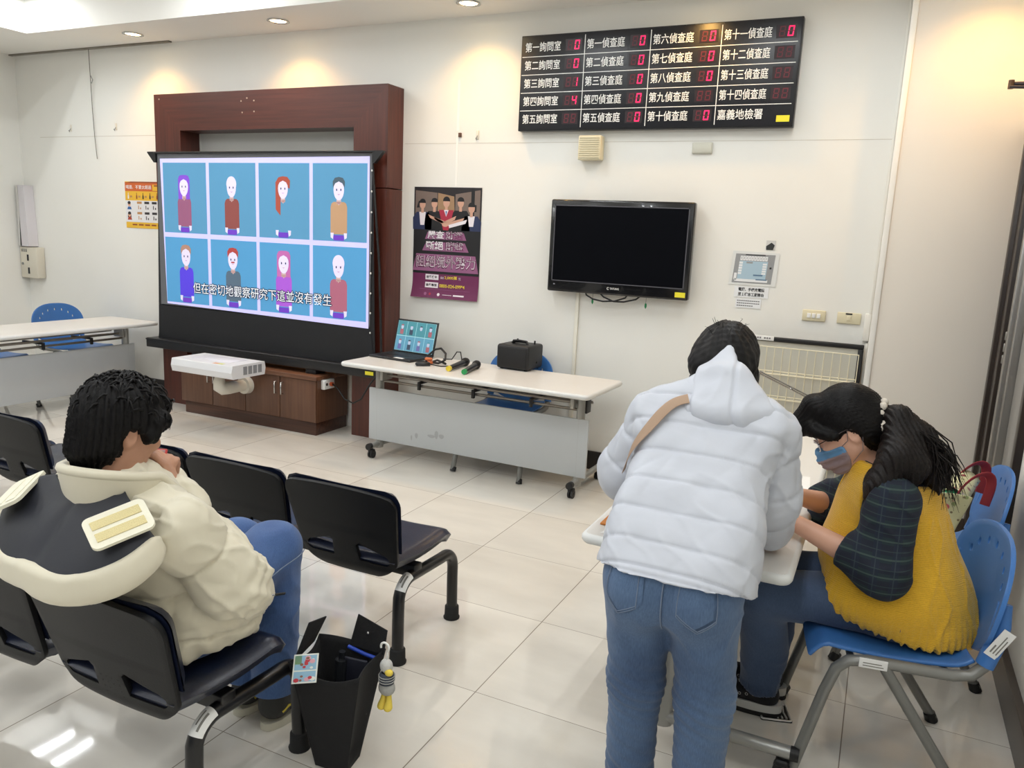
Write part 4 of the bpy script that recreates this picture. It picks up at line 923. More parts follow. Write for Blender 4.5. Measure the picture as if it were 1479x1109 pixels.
# ------------------------------------------------------------------ beam seating
SHELL = mat('black_shell', (9, 10, 13), .48, spec=.28, bump=.12, bscale=260); PAD = mat('navy_leather', (20, 27, 48), .33, var=.06, vscale=6, bump=.1, bscale=120); BEAM = mat('black_tube', (20, 20, 22), .32)
PITCH, SW = .490, .475
def back_y(z): return -.085 * (z - .40) / .30 if z > .40 else .10 * ((.40 - z) / .06) ** 2 * .45
def back_hw(z): return .203 + .040 * (z - .38) / .31
def make_bench(label, loc, n=3, first=0):
    """Local frame: x=0 at the right end of the row, seats to the left, sitters face +y."""
    t = thing('beam_bench', label, 'bench', loc, 0, 'black beam seating')
    L = n * PITCH
    m = MB(); m.box(-L + .10, -.03, .155, .205, .300, .350, bev=.006)
    m.build('beam', BEAM, t)
    for k in range(n):
        cx = -.2075 - PITCH * k
        # shell with rounded top, bottom sweep and two windows
        z0, z1 = .355, .690
        def pt(u, v, dy=0, gx=0):
            # u in -1..1, v in 0..1 ; superellipse corners at the top
            z = z0 + (z1 - z0) * v
            hw = back_hw(z) + gx
            rt = .055
            if z > z1 - rt: hw -= rt - math.sqrt(max(rt * rt - (z - (z1 - rt)) ** 2, 0))
            if v < .22: hw -= .085 * ((.22 - v) / .22) ** 2
            x = hw * u
            return (cx + x, back_y(z) + .30 * x * x - .012 + dy, z + .010 * (1 - u * u) * (v > .5))
        m = MB(); m.grid(lambda u, v: pt(2 * u - 1, v), 24, 44)
        sh = m.build('back_shell', SHELL, t, [('SOLIDIFY', dict(thickness=.014, offset=0))])
        cs = []
        for s in (-1, 1):
            c = MB(); c.prism([(cx + s * .056, .412), (cx + s * .165, .408), (cx + s * .178, .418), (cx + s * .178, .438), (cx + s * .165, .450), (cx + s * .062, .484), (cx + s * .050, .472)][::s], -.2, .25)
            cs.append(c.build('window', SHELL))
        cut(sh, cs)
        for f in sh.data.polygons: f.use_smooth = True
        md = sh.modifiers.new('bevel', 'BEVEL'); md.width = .003; md.segments = 2; md.limit_method = 'ANGLE'; md.angle_limit = math.radians(50)
        m = MB()
        for a in range(4):
            for b in range(4):
                xx, zz = cx - .03 + .02 * a, .40 + .018 * b; m.cyl((xx, back_y(zz) - .0195, zz), (xx, back_y(zz) - .017, zz), .0028, seg=6)
        m.build('dimple', mat('dimple_black', (8, 8, 9), .6), sh)
        # upholstered back pad: thick cushion in front of the shell
        def pad(u, v, side):
            a = 2 * u - 1; b = v
            z = .462 + (.705 - .462) * b
            hw = back_hw(z) + .004; rt = .06
            if z > .705 - rt: hw -= rt - math.sqrt(max(rt * rt - (z - (.705 - rt)) ** 2, 0))
            x = hw * a; edge = (1 - abs(a) ** 6) * (1 - abs(2 * b - 1) ** 8)
            y = back_y(z) + .30 * x * x + (.006 + .040 * max(0, edge) ** .4 if side else .002)
            return (cx + x, y, z)
        m = MB(); m.grid(lambda u, v: pad(u, v, 1), 20, 18); m.grid(lambda u, v: pad(1 - u, v, 0), 20, 18); m.build('back_pad', PAD, t)
        # seat cushion and under shell
        def seat(u, v, top):
            a = 2 * u - 1; y = -.018 + .398 * v
            hw = .222 - .02 * (1 - v); rt = .05
            if v > .86: hw -= rt * (1 - math.sqrt(max(1 - ((v - .86) / .14) ** 2, 0)))
            x = hw * a; edge = max(0, (1 - abs(a) ** 8) * (1 - abs(2 * v - 1) ** 24))
            zc = .418 + .012 * a * a - .018 * math.sin(PI * min(1, v)) + .012 * v - .05 * max(0, (v - .8) / .2) ** 2
            return (cx + x, y, zc + (.024 * edge ** .4 if top else -.036 * edge ** .3))
        m = MB(); m.grid(lambda u, v: seat(u, v, 1), 22, 24); m.grid(lambda u, v: seat(1 - u, v, 0), 22, 24); m.build('seat', PAD, t)
        m = MB(); m.box(cx - .13, cx + .13, .06, .30, .352, .385, bev=.01); m.box(cx - .05, cx + .05, .12, .24, .348, .36, bev=.004)
        m.build('seat_bracket', SHELL, t)
    for xx in (-.046, -L + .06):
        pts = [(xx, .072, .03), (xx, .072, .20)] + arc((.072 + .075, .235), .075, 180, 90, 6, 'yz', xx)[1:] + [(xx, .25, .305), (xx, .36, .300)] + arc((.395, .228), .072, 90, 0, 6, 'yz', xx) + [(xx, .467, .18), (xx, .472, .03)]
        m = MB(); m.tube(pts, .0225, 14); lg = m.build('leg_frame', BEAM, t)
        for y in (.072, .472): m = MB(); m.lathe([(.0001, 0), (.033, 0), (.034, .006), (.030, .012), (.029, .052), (.026, .056), (.0225, .058)], (xx, y, 0), 18); m.build('foot_cap', RUBBER, lg)
    return t
def bench_label(b, xx):
    # curved paper inventory label stuck round the leg tube
    m = MB(); 
    for r, a0, a1, mi, f0, f1 in ((.0236, 10, 125, 0, 148, 100), (.0239, 55, 70, 1, 140, 110), (.0239, 85, 95, 1, 132, 108)):
        def P_(u, v):
            a, f_ = math.radians(a0 + (a1 - a0) * u), math.radians(f0 + (f1 - f0) * v); n_ = Vector((0, math.cos(f_), math.sin(f_)))
            return Vector((xx, .147, .235)) + n_ * .075 + (X * math.cos(a) + n_ * math.sin(a)) * r
        m.grid(P_, 8, 6, mi)
    m.build('asset_label', [PAPER, mat('grey_print', (130, 128, 122), .7)], b)
b1 = make_bench('black three seat beam bench, empty, facing the white table', (-1.42, 2.165, 0))
b2 = dup(b1, (-1.405, 1.212, 0), None, 'black three seat beam bench on which the young man in the cream jacket sits')
dup(b1, (-3.235, 2.14, 0), None, 'black beam bench at the left edge of the photo, in line with the empty row')
bench_label(b1, -.046); bench_label(b2, -.046)

# ------------------------------------------------------------------ floor drain
th = thing('floor_drain', 'square chrome floor drain grate under the table', 'drain', (-.175, 2.61, 0), math.radians(18))
m = MB(); 
m.prism(rrect(.105, .105, .008, 3), .0005, .003, 'xy'); m.build('plate', mat('drain_dark', (30, 28, 26), .4, metal=.6), th)
m = MB(); m.tube([(x, y, .004) for x, y in rrect(.096, .096, .006, 3)], .004, 6, closed=True, up=(0, 0, 1))
for k in range(6): 
    x = -.036 + .0144 * k; m.tube([(x, -.036, .004), (x + .006 * math.sin(k), 0, .004), (x, .036, .004)], .0034, 6)
m.tube([(.018 * math.cos(a * PI / 6), .018 * math.sin(a * PI / 6), .0055) for a in range(12)], .003, 6, closed=True, up=(0, 0, 1))
m.build('grate', mat('drain_steel', (214, 212, 206), .35, metal=.5), th)
# door stop at the foot of the right wall
th = thing('door_stop', 'short brown metal door stop on the right wall behind the blue chair', 'door stop', (XR - .03, 3.30, .15)); o_ = th.location
m = MB(o_); m.cyl((XR - .001, 3.30, .165), (XR - .085, 3.30, .165), .011, seg=14); m.cyl((XR - .001, 3.30, .165), (XR - .008, 3.30, .165), .024, seg=18); m.build('stem', mat('bronze_stop', (126, 104, 84), .35, metal=.6), th)
m = MB(o_); m.cyl((XR - .085, 3.30, .165), (XR - .105, 3.30, .165), .017, .015, seg=16); m.build('tip', mat('tan_tip', (170, 146, 116), .5), th)
# arm at the upper right edge
th = thing('door_closer', 'dark metal door closer arm high on the wall at the right edge of the photo', 'door closer', (.50, 4.62, 2.44)); o_ = th.location
m = MB(o_); m.tube([(.418, 4.60, 2.395), (.50, 4.60, 2.394), (XR - .001, 4.60, 2.392)], .011, 8); m.tube([(.415, 4.585, 2.380), (.50, 4.58, 2.374), (XR - .001, 4.56, 2.362)], .008, 8); m.build('arm', mat('closer_dark', (70, 66, 74), .35, metal=.5), th)
m = MB(o_); m.cyl((.420, 4.595, 2.372), (.420, 4.595, 2.412), .013, seg=12); m.build('pivot', mat('pivot_bronze', (94, 70, 50), .4, metal=.5), th)
m = MB(o_); m.box(XR - .018, XR - .0005, 4.50, 4.66, 2.345, 2.42, bev=.004); m.build('body', mat('closer_dark', (70, 66, 74), .35, metal=.5), th)

# ------------------------------------------------------------------ things on the front table
m = MB((-.66, 2.34, TZ)); m.box(-.722, -.48, 2.235, 2.44, TZ + .0005, TZ + .006, bev=.001); tag(m.build('folder', mat('orange_folder', (190, 116, 44), .6)), 'orange brown folder on the near left corner of the table', 'folder')
m = MB((-.66, 2.2, TZ)); m.add([(-.700, 2.165, TZ + .0008), (-.655, 2.172, TZ + .0008), (-.648, 2.205, TZ + .0008), (-.668, 2.222, TZ + .0008), (-.690, 2.205, TZ + .0008)], [(0, 1, 2, 3, 4)]); m.add([(-.682, 2.18, TZ + .0011), (-.664, 2.183, TZ + .0011), (-.662, 2.20, TZ + .0011), (-.678, 2.198, TZ + .0011)], [(0, 1, 2, 3)], 1)
tag(m.build('sticker', [PAPER, mat('pale_print', (206, 208, 206), .6)]), 'torn white paper sticker on the near end of the table', 'sticker')
p0 = None
for k, (x, y, rz, lab) in enumerate(((-.275, 3.02, .08, 'white paper sheet on the table in front of the seated woman'), (-.31, 2.78, -.1, 'white form under the hands of the seated woman'))):
    if p0 is None:
        p0 = MB(); p0.box(-.105, .105, -.1485, .1485, 0, .0012); p0 = tag(p0.build('paper_sheet', PAPER), lab, 'paper', 'forms on the front table'); p0.location = (x, y, TZ + .0004); p0.rotation_euler = (0, 0, rz)
    else: dup(p0, (x, y, TZ + .0004 + .0016 * k), rz, lab)
th = thing('tape_cutter', 'small grey metal and yellow desk tool standing by the hands of the seated woman', 'desk tool', (-.203, 2.558, TZ), math.radians(12)); 
m = MB(); m.box(-.045, .03, -.03, .03, 0, .035, bev=.004); m.build('base', mat('tool_yellow', (226, 168, 30), .45), th)
m = MB(); m.prism([(-.05, .035), (.03, .035), (.028, .07), (-.01, .105), (-.03, .10)], -.026, .026); m.build('body', mat('tool_grey', (140, 140, 136), .4, metal=.4), th, [('BEVEL', dict(width=.003, segments=2))])
m = MB(); m.cyl((.008, -.028, .06), (.008, .028, .06), .006, seg=10); m.build('bolt', CHROME, th)

# ------------------------------------------------------------------ black felt bag with its contents and charm
FELT = mat('black_felt', (24, 24, 26), .95, bump=.5, bscale=420, var=.12, vscale=160)
bx, by = -1.312, 1.690
th = thing('tote_bag', 'tall black felt bag open on the floor beside the bench of the seated young man', 'bag', (bx, by, 0), math.radians(9))
HW0, HD0, HW1, HD1, HB = .052, .040, .112, .085, .345     # half sizes at the base and the rim
def bagpt(a, v, inset=0.0):
    # a walks round the rectangle 0..4, v is the height 0..1
    hw, hd = HW0 + (HW1 - HW0) * v - inset, HD0 + (HD1 - HD0) * v - inset
    k = int(a) % 4; f_ = a - int(a)
    c = [(-hw, -hd), (hw, -hd), (hw, hd), (-hw, hd)]
    p, q = c[k], c[(k + 1) % 4]; x = p[0] + (q[0] - p[0]) * f_; y = p[1] + (q[1] - p[1]) * f_
    puff = .012 * math.sin(PI * f_) * (1 if k in (1, 3) else .7)
    nx, ny = [(0, -1), (1, 0), (0, 1), (-1, 0)][k]
    return (x - nx * puff * (v > .1) * (k in (1, 3)) * 1.2, y + ny * puff, HB * v + .004 * math.sin(5 * a))
def rim(a):
    k = int(a) % 4; f_ = a - int(a)
    return {0: 1 - .10 * math.sin(PI * f_), 1: 1 - .05 * math.sin(PI * f_), 2: 1, 3: 1 - .02 * math.sin(PI * f_)}[k]
m = MB(); m.grid(lambda u, v: bagpt(4 * u if u < 1 else 0.0, max(.0, v * rim(4 * u if u < 1 else 0.0)) + .001), 48, 16); m.add([(-HW0, -HD0, .002), (HW0, -HD0, .002), (HW0, HD0, .002), (-HW0, HD0, .002)], [(0, 1, 2, 3)])
m.build('body', FELT, th, [('SOLIDIFY', dict(thickness=.004, offset=-1))])
for (x0_, x1_, yy, dx, dy_) in ((-.110, -.020, -.01, -.012, .0), (.015, .100, .085, .02, .0)):
    pass
m = MB(); m.add([(-.112, -.055, .330), (-.112, .055, .338), (-.082, .075, .415), (-.098, .005, .425)], [(0, 1, 2, 3)])
fl = m.build('flap', FELT, th, [('SOLIDIFY', dict(thickness=.004, offset=0))])
m = MB(); m.ell((-.100, .02, .375), (.005, .005, .005), nu=10, nv=6); m.build('snap', CHROME, fl)
m = MB(); m.add([(-.005, .082, .335), (.112, .070, .332), (.118, .080, .405), (.016, .094, .432)], [(0, 1, 2, 3)])
fl = m.build('flap', FELT, th, [('SOLIDIFY', dict(thickness=.004, offset=0))])
m = MB(); m.ell((.055, .080, .385), (.005, .005, .005), nu=10, nv=6); m.build('snap', CHROME, fl)
m = MB((bx, by, .3)); M_ = Matrix.Translation((bx, by, 0)) @ Matrix.Rotation(math.radians(9), 4, 'Z')
m.tube([(-.005, .070, .335), (.05, .068, .322), (.100, .062, .318)], .006, 8, M=M_); m.box(-.004, .072, .040, .050, .14, .316, bev=.004, M=M_, mi=1); tag(m.build('blue_notebook', [mat('cobalt_blue', (36, 70, 176), .45), mat('navy_cover', (28, 30, 44), .6)]), 'dark notebook with a bright blue edge inside the black felt bag', 'notebook')
CARD = [mat('card_white', (232, 234, 226), .35), mat('card_red', (196, 66, 74), .35), mat('card_sky', (150, 190, 214), .35), mat('card_green', (150, 190, 130), .35), mat('card_brown', (150, 104, 84), .35), mat('card_pink', (226, 170, 180), .35)]
th = thing('picture_card', 'small colourful picture card tucked in the front rim of the black felt bag', 'card', (bx - .035, by - .085, .30))
M_ = Matrix.Translation((-.005, -.012, .040)) @ Matrix.Rotation(math.radians(14), 4, 'Z') @ Matrix.Rotation(math.radians(-42), 4, 'X') @ Matrix.Rotation(math.radians(-12), 4, 'Y')
m = MB(); m.box(-.036, .036, 0, .0014, -.040, .040, M=M_); m.build('sheet', CARD[0], th)
m = MB()
for pts, mi in (([(-.032, -.004), (.032, -.004), (.032, .036), (-.032, .036)], 2), ([(-.032, -.036), (.032, -.036), (.032, -.008), (-.032, -.008)], 2), ([(-.032, .012), (-.012, .012), (-.012, .036), (-.032, .036)], 3)): m.add([tuple(M_ @ Vector((a, -.0004, b))) for a, b in pts], [tuple(range(len(pts)))], mi)
rnd = random.Random(5)
for k in range(16):
    a, b = rnd.uniform(-.026, .026), rnd.choice((rnd.uniform(.0, .03), rnd.uniform(-.032, -.012))); r_ = rnd.uniform(.004, .009)
    m.add([tuple(M_ @ Vector((a + r_ * math.cos(q * PI / 4), -.0008 - .00005 * k, b + .7 * r_ * math.sin(q * PI / 4)))) for q in range(8)], [tuple(range(8))], rnd.choice((1, 1, 4, 5, 0)))
m.build('print', CARD, th)
m = MB((bx, by, .2)); m.cyl((bx - .02, by + .03, .18), (bx - .015, by + .035, .31), .018, seg=14); m.cyl((bx - .015, by + .035, .31), (bx - .013, by + .036, .335), .010, seg=12)
tag(m.build('small_bottle', mat('dark_bottle', (36, 38, 42), .15, coat=.4)), 'small dark bottle standing inside the black felt bag', 'bottle')
# knitted duck charm
kx, ky, kz = -1.185, 1.742, .335
th = thing('bag_charm', 'knitted grey toy bird charm with yellow feet hanging from the bag rim', 'charm', (kx, ky, kz))
GW = mat('charm_grey_wool', (176, 176, 172), .9, bump=.6, bscale=380); YW = mat('charm_yellow', (232, 206, 84), .8)
m = MB(); m.tube(arc((0, .045), .014, -60, 200, 12, 'xz', 0), .0032, 8); m.tube([(.007, 0, .033), (.010, 0, .02), (.006, 0, .008)], .003, 6); m.build('clip', WHITE, th)
m = MB(); m.ell((.006, 0, -.012), (.020, .017, .022)); m.build('head', mat('charm_net_white', (206, 206, 202), .8, bump=.6, bscale=300), th)
m = MB(); m.ell((.022, -.010, -.024), (.013, .011, .010)); m.build('beak', YW, th)
m = MB(); m.lathe([(.014, -.032), (.021, -.036), (.023, -.050), (.022, -.064), (.016, -.068)], (.008, 0, 0), 18); m.build('striped_top', mat('charm_stripes', (66, 72, 84), .8), th)
m = MB()
for z in (-.040, -.048, -.056): m.tube([(.008 + .0235 * math.cos(a * PI / 8), .0235 * math.sin(a * PI / 8), z) for a in range(16)], .0014, 5, closed=True, up=(0, 0, 1))
m.build('stripe', GW, th)
m = MB(); m.ell((.009, 0, -.080), (.026, .022, .024)); m.build('body', GW, th)
for s in (-1, 1):
    m = MB(); m.tube([(.009 + s * .008, 0, -.100), (.009 + s * .010, -.004, -.122), (.009 + s * .011, -.008, -.134)], [.007, .010, .013], 12); m.ell((.009 + s * .011, -.009, -.137), (.013, .014, .011)); m.build('foot', YW, th)

# ------------------------------------------------------------------ floral bag on the blue chair
th = thing('tote_bag', 'pale green floral tote bag with red handles lying on the blue chair', 'bag', (.24, 3.27, .435)); o_ = th.location
FL = bpy.data.materials.new('floral_oilcloth'); FL.use_nodes = True
nt = FL.node_tree; N = nt.nodes.new; Lk = nt.links.new; pb = nt.nodes['Principled BSDF']
tc = N('ShaderNodeTexCoord'); base = lin((204, 204, 164)); prev = None
for sc_, thr, rgb in ((26, .20, (150, 164, 112)), (15, .16, (196, 84, 100)), (40, .15, (120, 110, 84)), (11, .13, (120, 40, 52))):
    v = N('ShaderNodeTexVoronoi'); v.inputs['Scale'].default_value = sc_; Lk(tc.outputs['Object'], v.inputs['Vector'])
    r = N('ShaderNodeMapRange'); Lk(v.outputs['Distance'], r.inputs[0]); r.inputs[1].default_value = thr; r.inputs[2].default_value = thr + .05; r.inputs[3].default_value = 1; r.inputs[4].default_value = 0
    mx = N('ShaderNodeMix'); mx.data_type = 'RGBA'; Lk(r.outputs[0], mx.inputs[0])
    if prev is None: mx.inputs[6].default_value = (*base, 1)
    else: Lk(prev, mx.inputs[6])
    mx.inputs[7].default_value = (*lin(rgb), 1); prev = mx.outputs[2]
Lk(prev, pb.inputs['Base Color']); pb.inputs['Roughness'].default_value = .38
HB2 = .27
def fb(a, v):
    hw, hd = .155 + .01 * v, .075 + .02 * v; k = int(a) % 4; f_ = a - int(a)
    c = [(-hd, -hw), (hd, -hw), (hd, hw), (-hd, hw)]; p, q = c[k], c[(k + 1) % 4]
    x = p[0] + (q[0] - p[0]) * f_; y = p[1] + (q[1] - p[1]) * f_
    z = HB2 * v * (1 - .10 * math.sin(PI * f_) * (k in (1, 3))) + .03 * v * math.sin(2.2 * a)
    return (o_.x + x + .26 * z - .05 + .012 * math.sin(6 * a + 3 * v), o_.y + y + .010 * math.sin(9 * v + 2 * a), o_.z + .004 + z)
m = MB(o_); m.grid(lambda u, v: fb(4 * u if u < 1 else 0.0, v), 40, 14); m.add([fb(k, 0) for k in range(4)], [(0, 1, 2, 3)]); m.build('body', FL, th, [('SOLIDIFY', dict(thickness=.003, offset=-1)), ('SUBSURF', dict(levels=1, render_levels=1))])
m = MB(o_); p = [fb(0.15, 1), fb(.85, 1)]
m.grid(lambda u, v: (o_.x + .02 + .10 * u + .05 * v, o_.y - .10 + .20 * v, o_.z + .275 + .035 * math.sin(PI * u) + .02 * v), 8, 8); m.build('top_fold', FL, th, [('SOLIDIFY', dict(thickness=.003))])
REDS = mat('red_strap', (158, 50, 56), .6)
for dy_ in (-.10, .07):
    m = MB(o_); P0, P1 = Vector((o_.x + .07, o_.y + dy_, o_.z + .24)), Vector((o_.x + .18, o_.y + dy_ + .085, o_.z + .235))
    m.tube([P0.lerp(P1, .5 - .5 * math.cos(PI * k / 14)) + Vector((.035 * math.sin(PI * k / 14), 0, .125 * math.sin(PI * k / 14) ** .8)) for k in range(15)], .017, 10, flat=(1, .16), up=(.4, 1, 0)); m.build('handle', REDS, th)
m = MB((.30, 3.2, .7)); m.ell((o_.x + .05, o_.y - .06, o_.z + .265), (.05, .06, .03)); tag(m.build('green_pouch', mat('pouch_green', (54, 140, 100), .6)), 'green pouch showing in the opening of the floral bag', 'pouch')
# ------------------------------------------------------------------ sculpting kit for figures: smooth blends of tapered limbs, meshed as one skin
def A3(*p): return np.array(p, np.float32)
def seg(P, a, b, ra, rb, n=None, s=1.0):
    """Tapered limb from a to b; the section is squeezed by s along the direction n."""
    a, b = A3(*a), A3(*b)
    if n is not None:
        n = A3(*n); n = n / np.linalg.norm(n); kk = 1 / s - 1
        P = P + ((P - a) @ n)[:, None] * n * kk; b = b + ((b - a) @ n) * n * kk
    ab = b - a; q = P - a
    t = np.clip(q @ ab / max(float(ab @ ab), 1e-9), 0, 1)
    d = np.linalg.norm(q - t[:, None] * ab, axis=1) - (ra + t * (rb - ra))
    return d * (min(1.0, s) if n is not None else 1.0)
def chain(P, pts, rs, k=.02, n=None, s=1.0):
    d = seg(P, pts[0], pts[1], rs[0], rs[1], n, s)
    for i in range(1, len(pts) - 1): d = smin(d, seg(P, pts[i], pts[i + 1], rs[i], rs[i + 1], n, s), k)
    return d
def ell(P, c, r, F=None):
    q = P - A3(*c)
    if F is not None: q = q @ np.array(F, np.float32).T
    r = A3(*r); k0 = np.linalg.norm(q / r, axis=1); k1 = np.linalg.norm(q / (r * r), axis=1) + 1e-9
    return k0 * (k0 - 1) / k1
def smin(a, b, k):
    h = np.clip(.5 + .5 * (b - a) / k, 0, 1)
    return b + (a - b) * h - k * h * (1 - h)
def smax(a, b, k): return -smin(-a, -b, k)
def uni(k, *ds):
    d = ds[0]
    for e_ in ds[1:]: d = smin(d, e_, k)
    return d
def wob(P, f, seed, n=6):
    rg = np.random.RandomState(seed); o = np.zeros(len(P), np.float32)
    for _ in range(n):
        v = rg.normal(size=3); v = v / np.linalg.norm(v) * f * rg.uniform(.6, 1.5)
        o += np.sin(P @ v.astype(np.float32) + rg.uniform(0, 6.28))
    return o / n
def frame(fwd, up):
    f = np.array(fwd, float); f /= np.linalg.norm(f); u = np.array(up, float); u -= f * (u @ f); u /= np.linalg.norm(u)
    return np.array([f, np.cross(u, f), u])           # rows: forward, left, up
def nets(fn, lo, hi, h):
    """Surface nets over a grid of spacing h, evaluated finely only near the surface."""
    lo = np.array(lo, float); C4 = 4
    nc = np.ceil((np.array(hi) - lo) / (h * C4)).astype(int) + 1
    ax = [lo[i] + h * C4 * (np.arange(nc[i]) + .5) - h / 2 for i in range(3)]
    G = np.stack(np.meshgrid(*ax, indexing='ij'), -1).reshape(-1, 3).astype(np.float32)
    dc = fn(G).reshape(nc)
    D = np.repeat(np.repeat(np.repeat(dc, C4, 0), C4, 1), C4, 2)
    act = np.abs(D) < h * C4 * 1.75
    ix = np.argwhere(act)
    D[act] = fn((lo + ix * h).astype(np.float32))
    n = D.shape; ins = D < 0
    cell = np.zeros((n[0] - 1, n[1] - 1, n[2] - 1), np.int8)
    for i in (0, 1):
        for j in (0, 1):
            for k in (0, 1): cell += ins[i:n[0] - 1 + i, j:n[1] - 1 + j, k:n[2] - 1 + k]
    m = (cell > 0) & (cell < 8); idx = np.argwhere(m); vid = -np.ones(m.shape, int); vid[m] = np.arange(len(idx))
    acc = np.zeros((len(idx), 3)); cnt = np.zeros(len(idx))
    for axis in range(3):
        for i in (0, 1):
            for j in (0, 1):
                o = [0, 0, 0]; o[(axis + 1) % 3] = i; o[(axis + 2) % 3] = j; o = np.array(o); o2 = o.copy(); o2[axis] += 1
                p, q = idx + o, idx + o2; a = D[p[:, 0], p[:, 1], p[:, 2]]; b = D[q[:, 0], q[:, 1], q[:, 2]]
                c = (a < 0) != (b < 0); t = np.where(c, a / np.where(c, a - b, 1), 0)
                pos = p + 0.0; pos[:, axis] += t; acc[c] += pos[c]; cnt[c] += 1
    V = lo + h * acc / cnt[:, None]
    F = []
    for axis in range(3):
        sl = [slice(1, n[i] - 1) for i in range(3)]; sl[axis] = slice(0, n[axis] - 1); s2 = list(sl); s2[axis] = slice(1, n[axis])
        a, b = ins[tuple(sl)], ins[tuple(s2)]; e_ = np.argwhere(a != b); off = np.array([1, 1, 1]); off[axis] = 0; e_ = e_ + off
        u, w = (axis + 1) % 3, (axis + 2) % 3
        def g(du, dw):
            c = e_.copy(); c[:, u] -= du; c[:, w] -= dw; return vid[c[:, 0], c[:, 1], c[:, 2]]
        q = np.stack([g(1, 1), g(0, 1), g(0, 0), g(1, 0)], 1)
        fl = ~ins[e_[:, 0], e_[:, 1], e_[:, 2]]; q[fl] = q[fl][:, ::-1]; F.append(q[(q >= 0).all(1)])
    return V, np.concatenate(F)
def vnorm(V, F):
    n = np.cross(V[F[:, 2]] - V[F[:, 0]], V[F[:, 3]] - V[F[:, 1]]); N = np.zeros_like(V)
    for k in range(4): np.add.at(N, F[:, k], n)
    return N / (np.linalg.norm(N, axis=1)[:, None] + 1e-12)
def relax(V, F, it, w=.5):
    for _ in range(it):
        acc = np.zeros_like(V); c = np.zeros(len(V))
        for k in range(4):
            for j in ((k + 1) % 4, (k - 1) % 4):
                np.add.at(acc, F[:, k], V[F[:, j]]); np.add.at(c, F[:, k], 1)
        V = V * (1 - w) + w * acc / c[:, None]
    return V
def sculpt(name, fn, lo, hi, h, mats, parent, org, disp=None, mi=None, it=2):
    V, F = nets(fn, lo, hi, h); V = relax(V, F, it)
    if disp is not None:
        N = vnorm(V, F); V = V + N * disp(V.astype(np.float32), N)[:, None]
    me = bpy.data.meshes.new(name); me.from_pydata((V - np.array(org)).tolist(), [], F.tolist())
    for m_ in (mats if isinstance(mats, (list, tuple)) else [mats]): me.materials.append(m_)
    if mi is not None: me.polygons.foreach_set('material_index', mi(V[F].mean(1).astype(np.float32)).astype(int).tolist())
    me.polygons.foreach_set('use_smooth', [True] * len(F)); me.update()
    o = bpy.data.objects.new(name, me); COL.objects.link(o); o.parent = parent
    return o
def snap(fn, p, off=0.0, it=8):
    """Move a point onto the surface of fn, off above it."""
    p = np.array(p, np.float32)
    for _ in range(it):
        e_ = .002; d = fn(p[None])[0]
        g = np.array([fn((p + e_ * np.eye(3, dtype=np.float32)[i])[None])[0] - fn((p - e_ * np.eye(3, dtype=np.float32)[i])[None])[0] for i in range(3)]) / (2 * e_)
        p = p - (d - off) * g / max(float(g @ g), 1e-6)
    return Vector(p.tolist())
def head(P, c, R, w=1.0):
    """Head in its own frame (rows of R: forward, left, up), blended cranium, jaw, nose, lips, ears."""
    q = (P - A3(*c)) @ np.array(R, np.float32).T / w
    d = ell(q, (-.012, 0, .022), (.094, .074, .098))
    d = smin(d, ell(q, (.022, 0, -.020), (.070, .064, .085)), .03)
    d = smin(d, chain(q, [(.0, .035, -.055), (.052, .018, -.092)], [.034, .022], .02), .03)
    d = smin(d, chain(q, [(.0, -.035, -.055), (.052, -.018, -.092)], [.034, .022], .02), .03)
    d = smin(d, seg(q, (.050, 0, -.088), (.062, 0, -.090), .024, .02), .02)
    d = smin(d, chain(q, [(.082, 0, .012), (.100, 0, -.026)], [.007, .013], .008), .012)
    for s in (-1, 1):
        d = smin(d, ell(q, (.094, s * .011, -.032), (.010, .009, .007)), .006)
        d = smin(d, ell(q, (.070, s * .036, -.022), (.022, .024, .020)), .02)
        d = smax(d, -ell(q, (.092, s * .031, .004), (.016, .019, .012)), .012)
        d = smin(d, ell(q, (.070, s * .031, .003), (.013, .013, .012)), .004)
        d = smin(d, ell(q, (.074, s * .032, .024), (.014, .024, .006)), .012)
        e_ = ell(q, (-.012, s * .076, -.012), (.019, .008, .031), frame((1, .25 * s, 0), (-.15, 0, 1)))
        e_ = smax(e_, -ell(q, (-.010, s * .085, -.010), (.010, .007, .018)), .004)
        d = smin(d, e_, .006)
    d = smin(d, ell(q, (.083, 0, -.053), (.010, .022, .0055)), .004); d = smin(d, ell(q, (.080, 0, -.063), (.010, .018, .0065)), .004)
    return d * w
def hand(P, wrist, fwd, back, thumb, curl=.5, w=1.0, spread=1.0):
    """Palm, four bent fingers of unequal length and a thumb from the side of the palm. thumb=+1: on the left of the forward direction."""
    R = frame(fwd, back); q = (P - A3(*wrist)) @ np.array(R, np.float32).T / w
    d = seg(q, (0, 0, 0), (.035, 0, 0), .020, .022, (0, 0, 1), .68)
    for y in (-.024, -.008, .008, .024): d = smin(d, seg(q, (.030, y * .8, 0), (.078, y, .002), .013, .0115), .012)
    for y, L, c_ in ((.026, .070, .9), (.009, .080, 1.0), (-.009, .074, 1.05), (-.025, .058, 1.12)):
        y *= thumb; p = np.array((.080, y, .002)); a = 0.0; f_ = None
        for ln, r0, r1, bend in ((.46, .0098, .0088, .55), (.31, .0088, .0080, .9), (.23, .0080, .0064, .6)):
            a += curl * bend * c_; nx = p + L * ln * np.array((math.cos(a), y * spread * 1.2, -math.sin(a)))
            s_ = seg(q, p, nx, r0, r1); f_ = s_ if f_ is None else smin(f_, s_, .004); p = nx
        d = smin(d, f_, .004)
    d = smin(d, chain(q, [(.022, thumb * .022, -.004), (.052, thumb * .046, -.016), (.078, thumb * .050, -.026), (.098, thumb * .046, -.034)], [.016, .0125, .0105, .008], .006), .010)
    return d * w
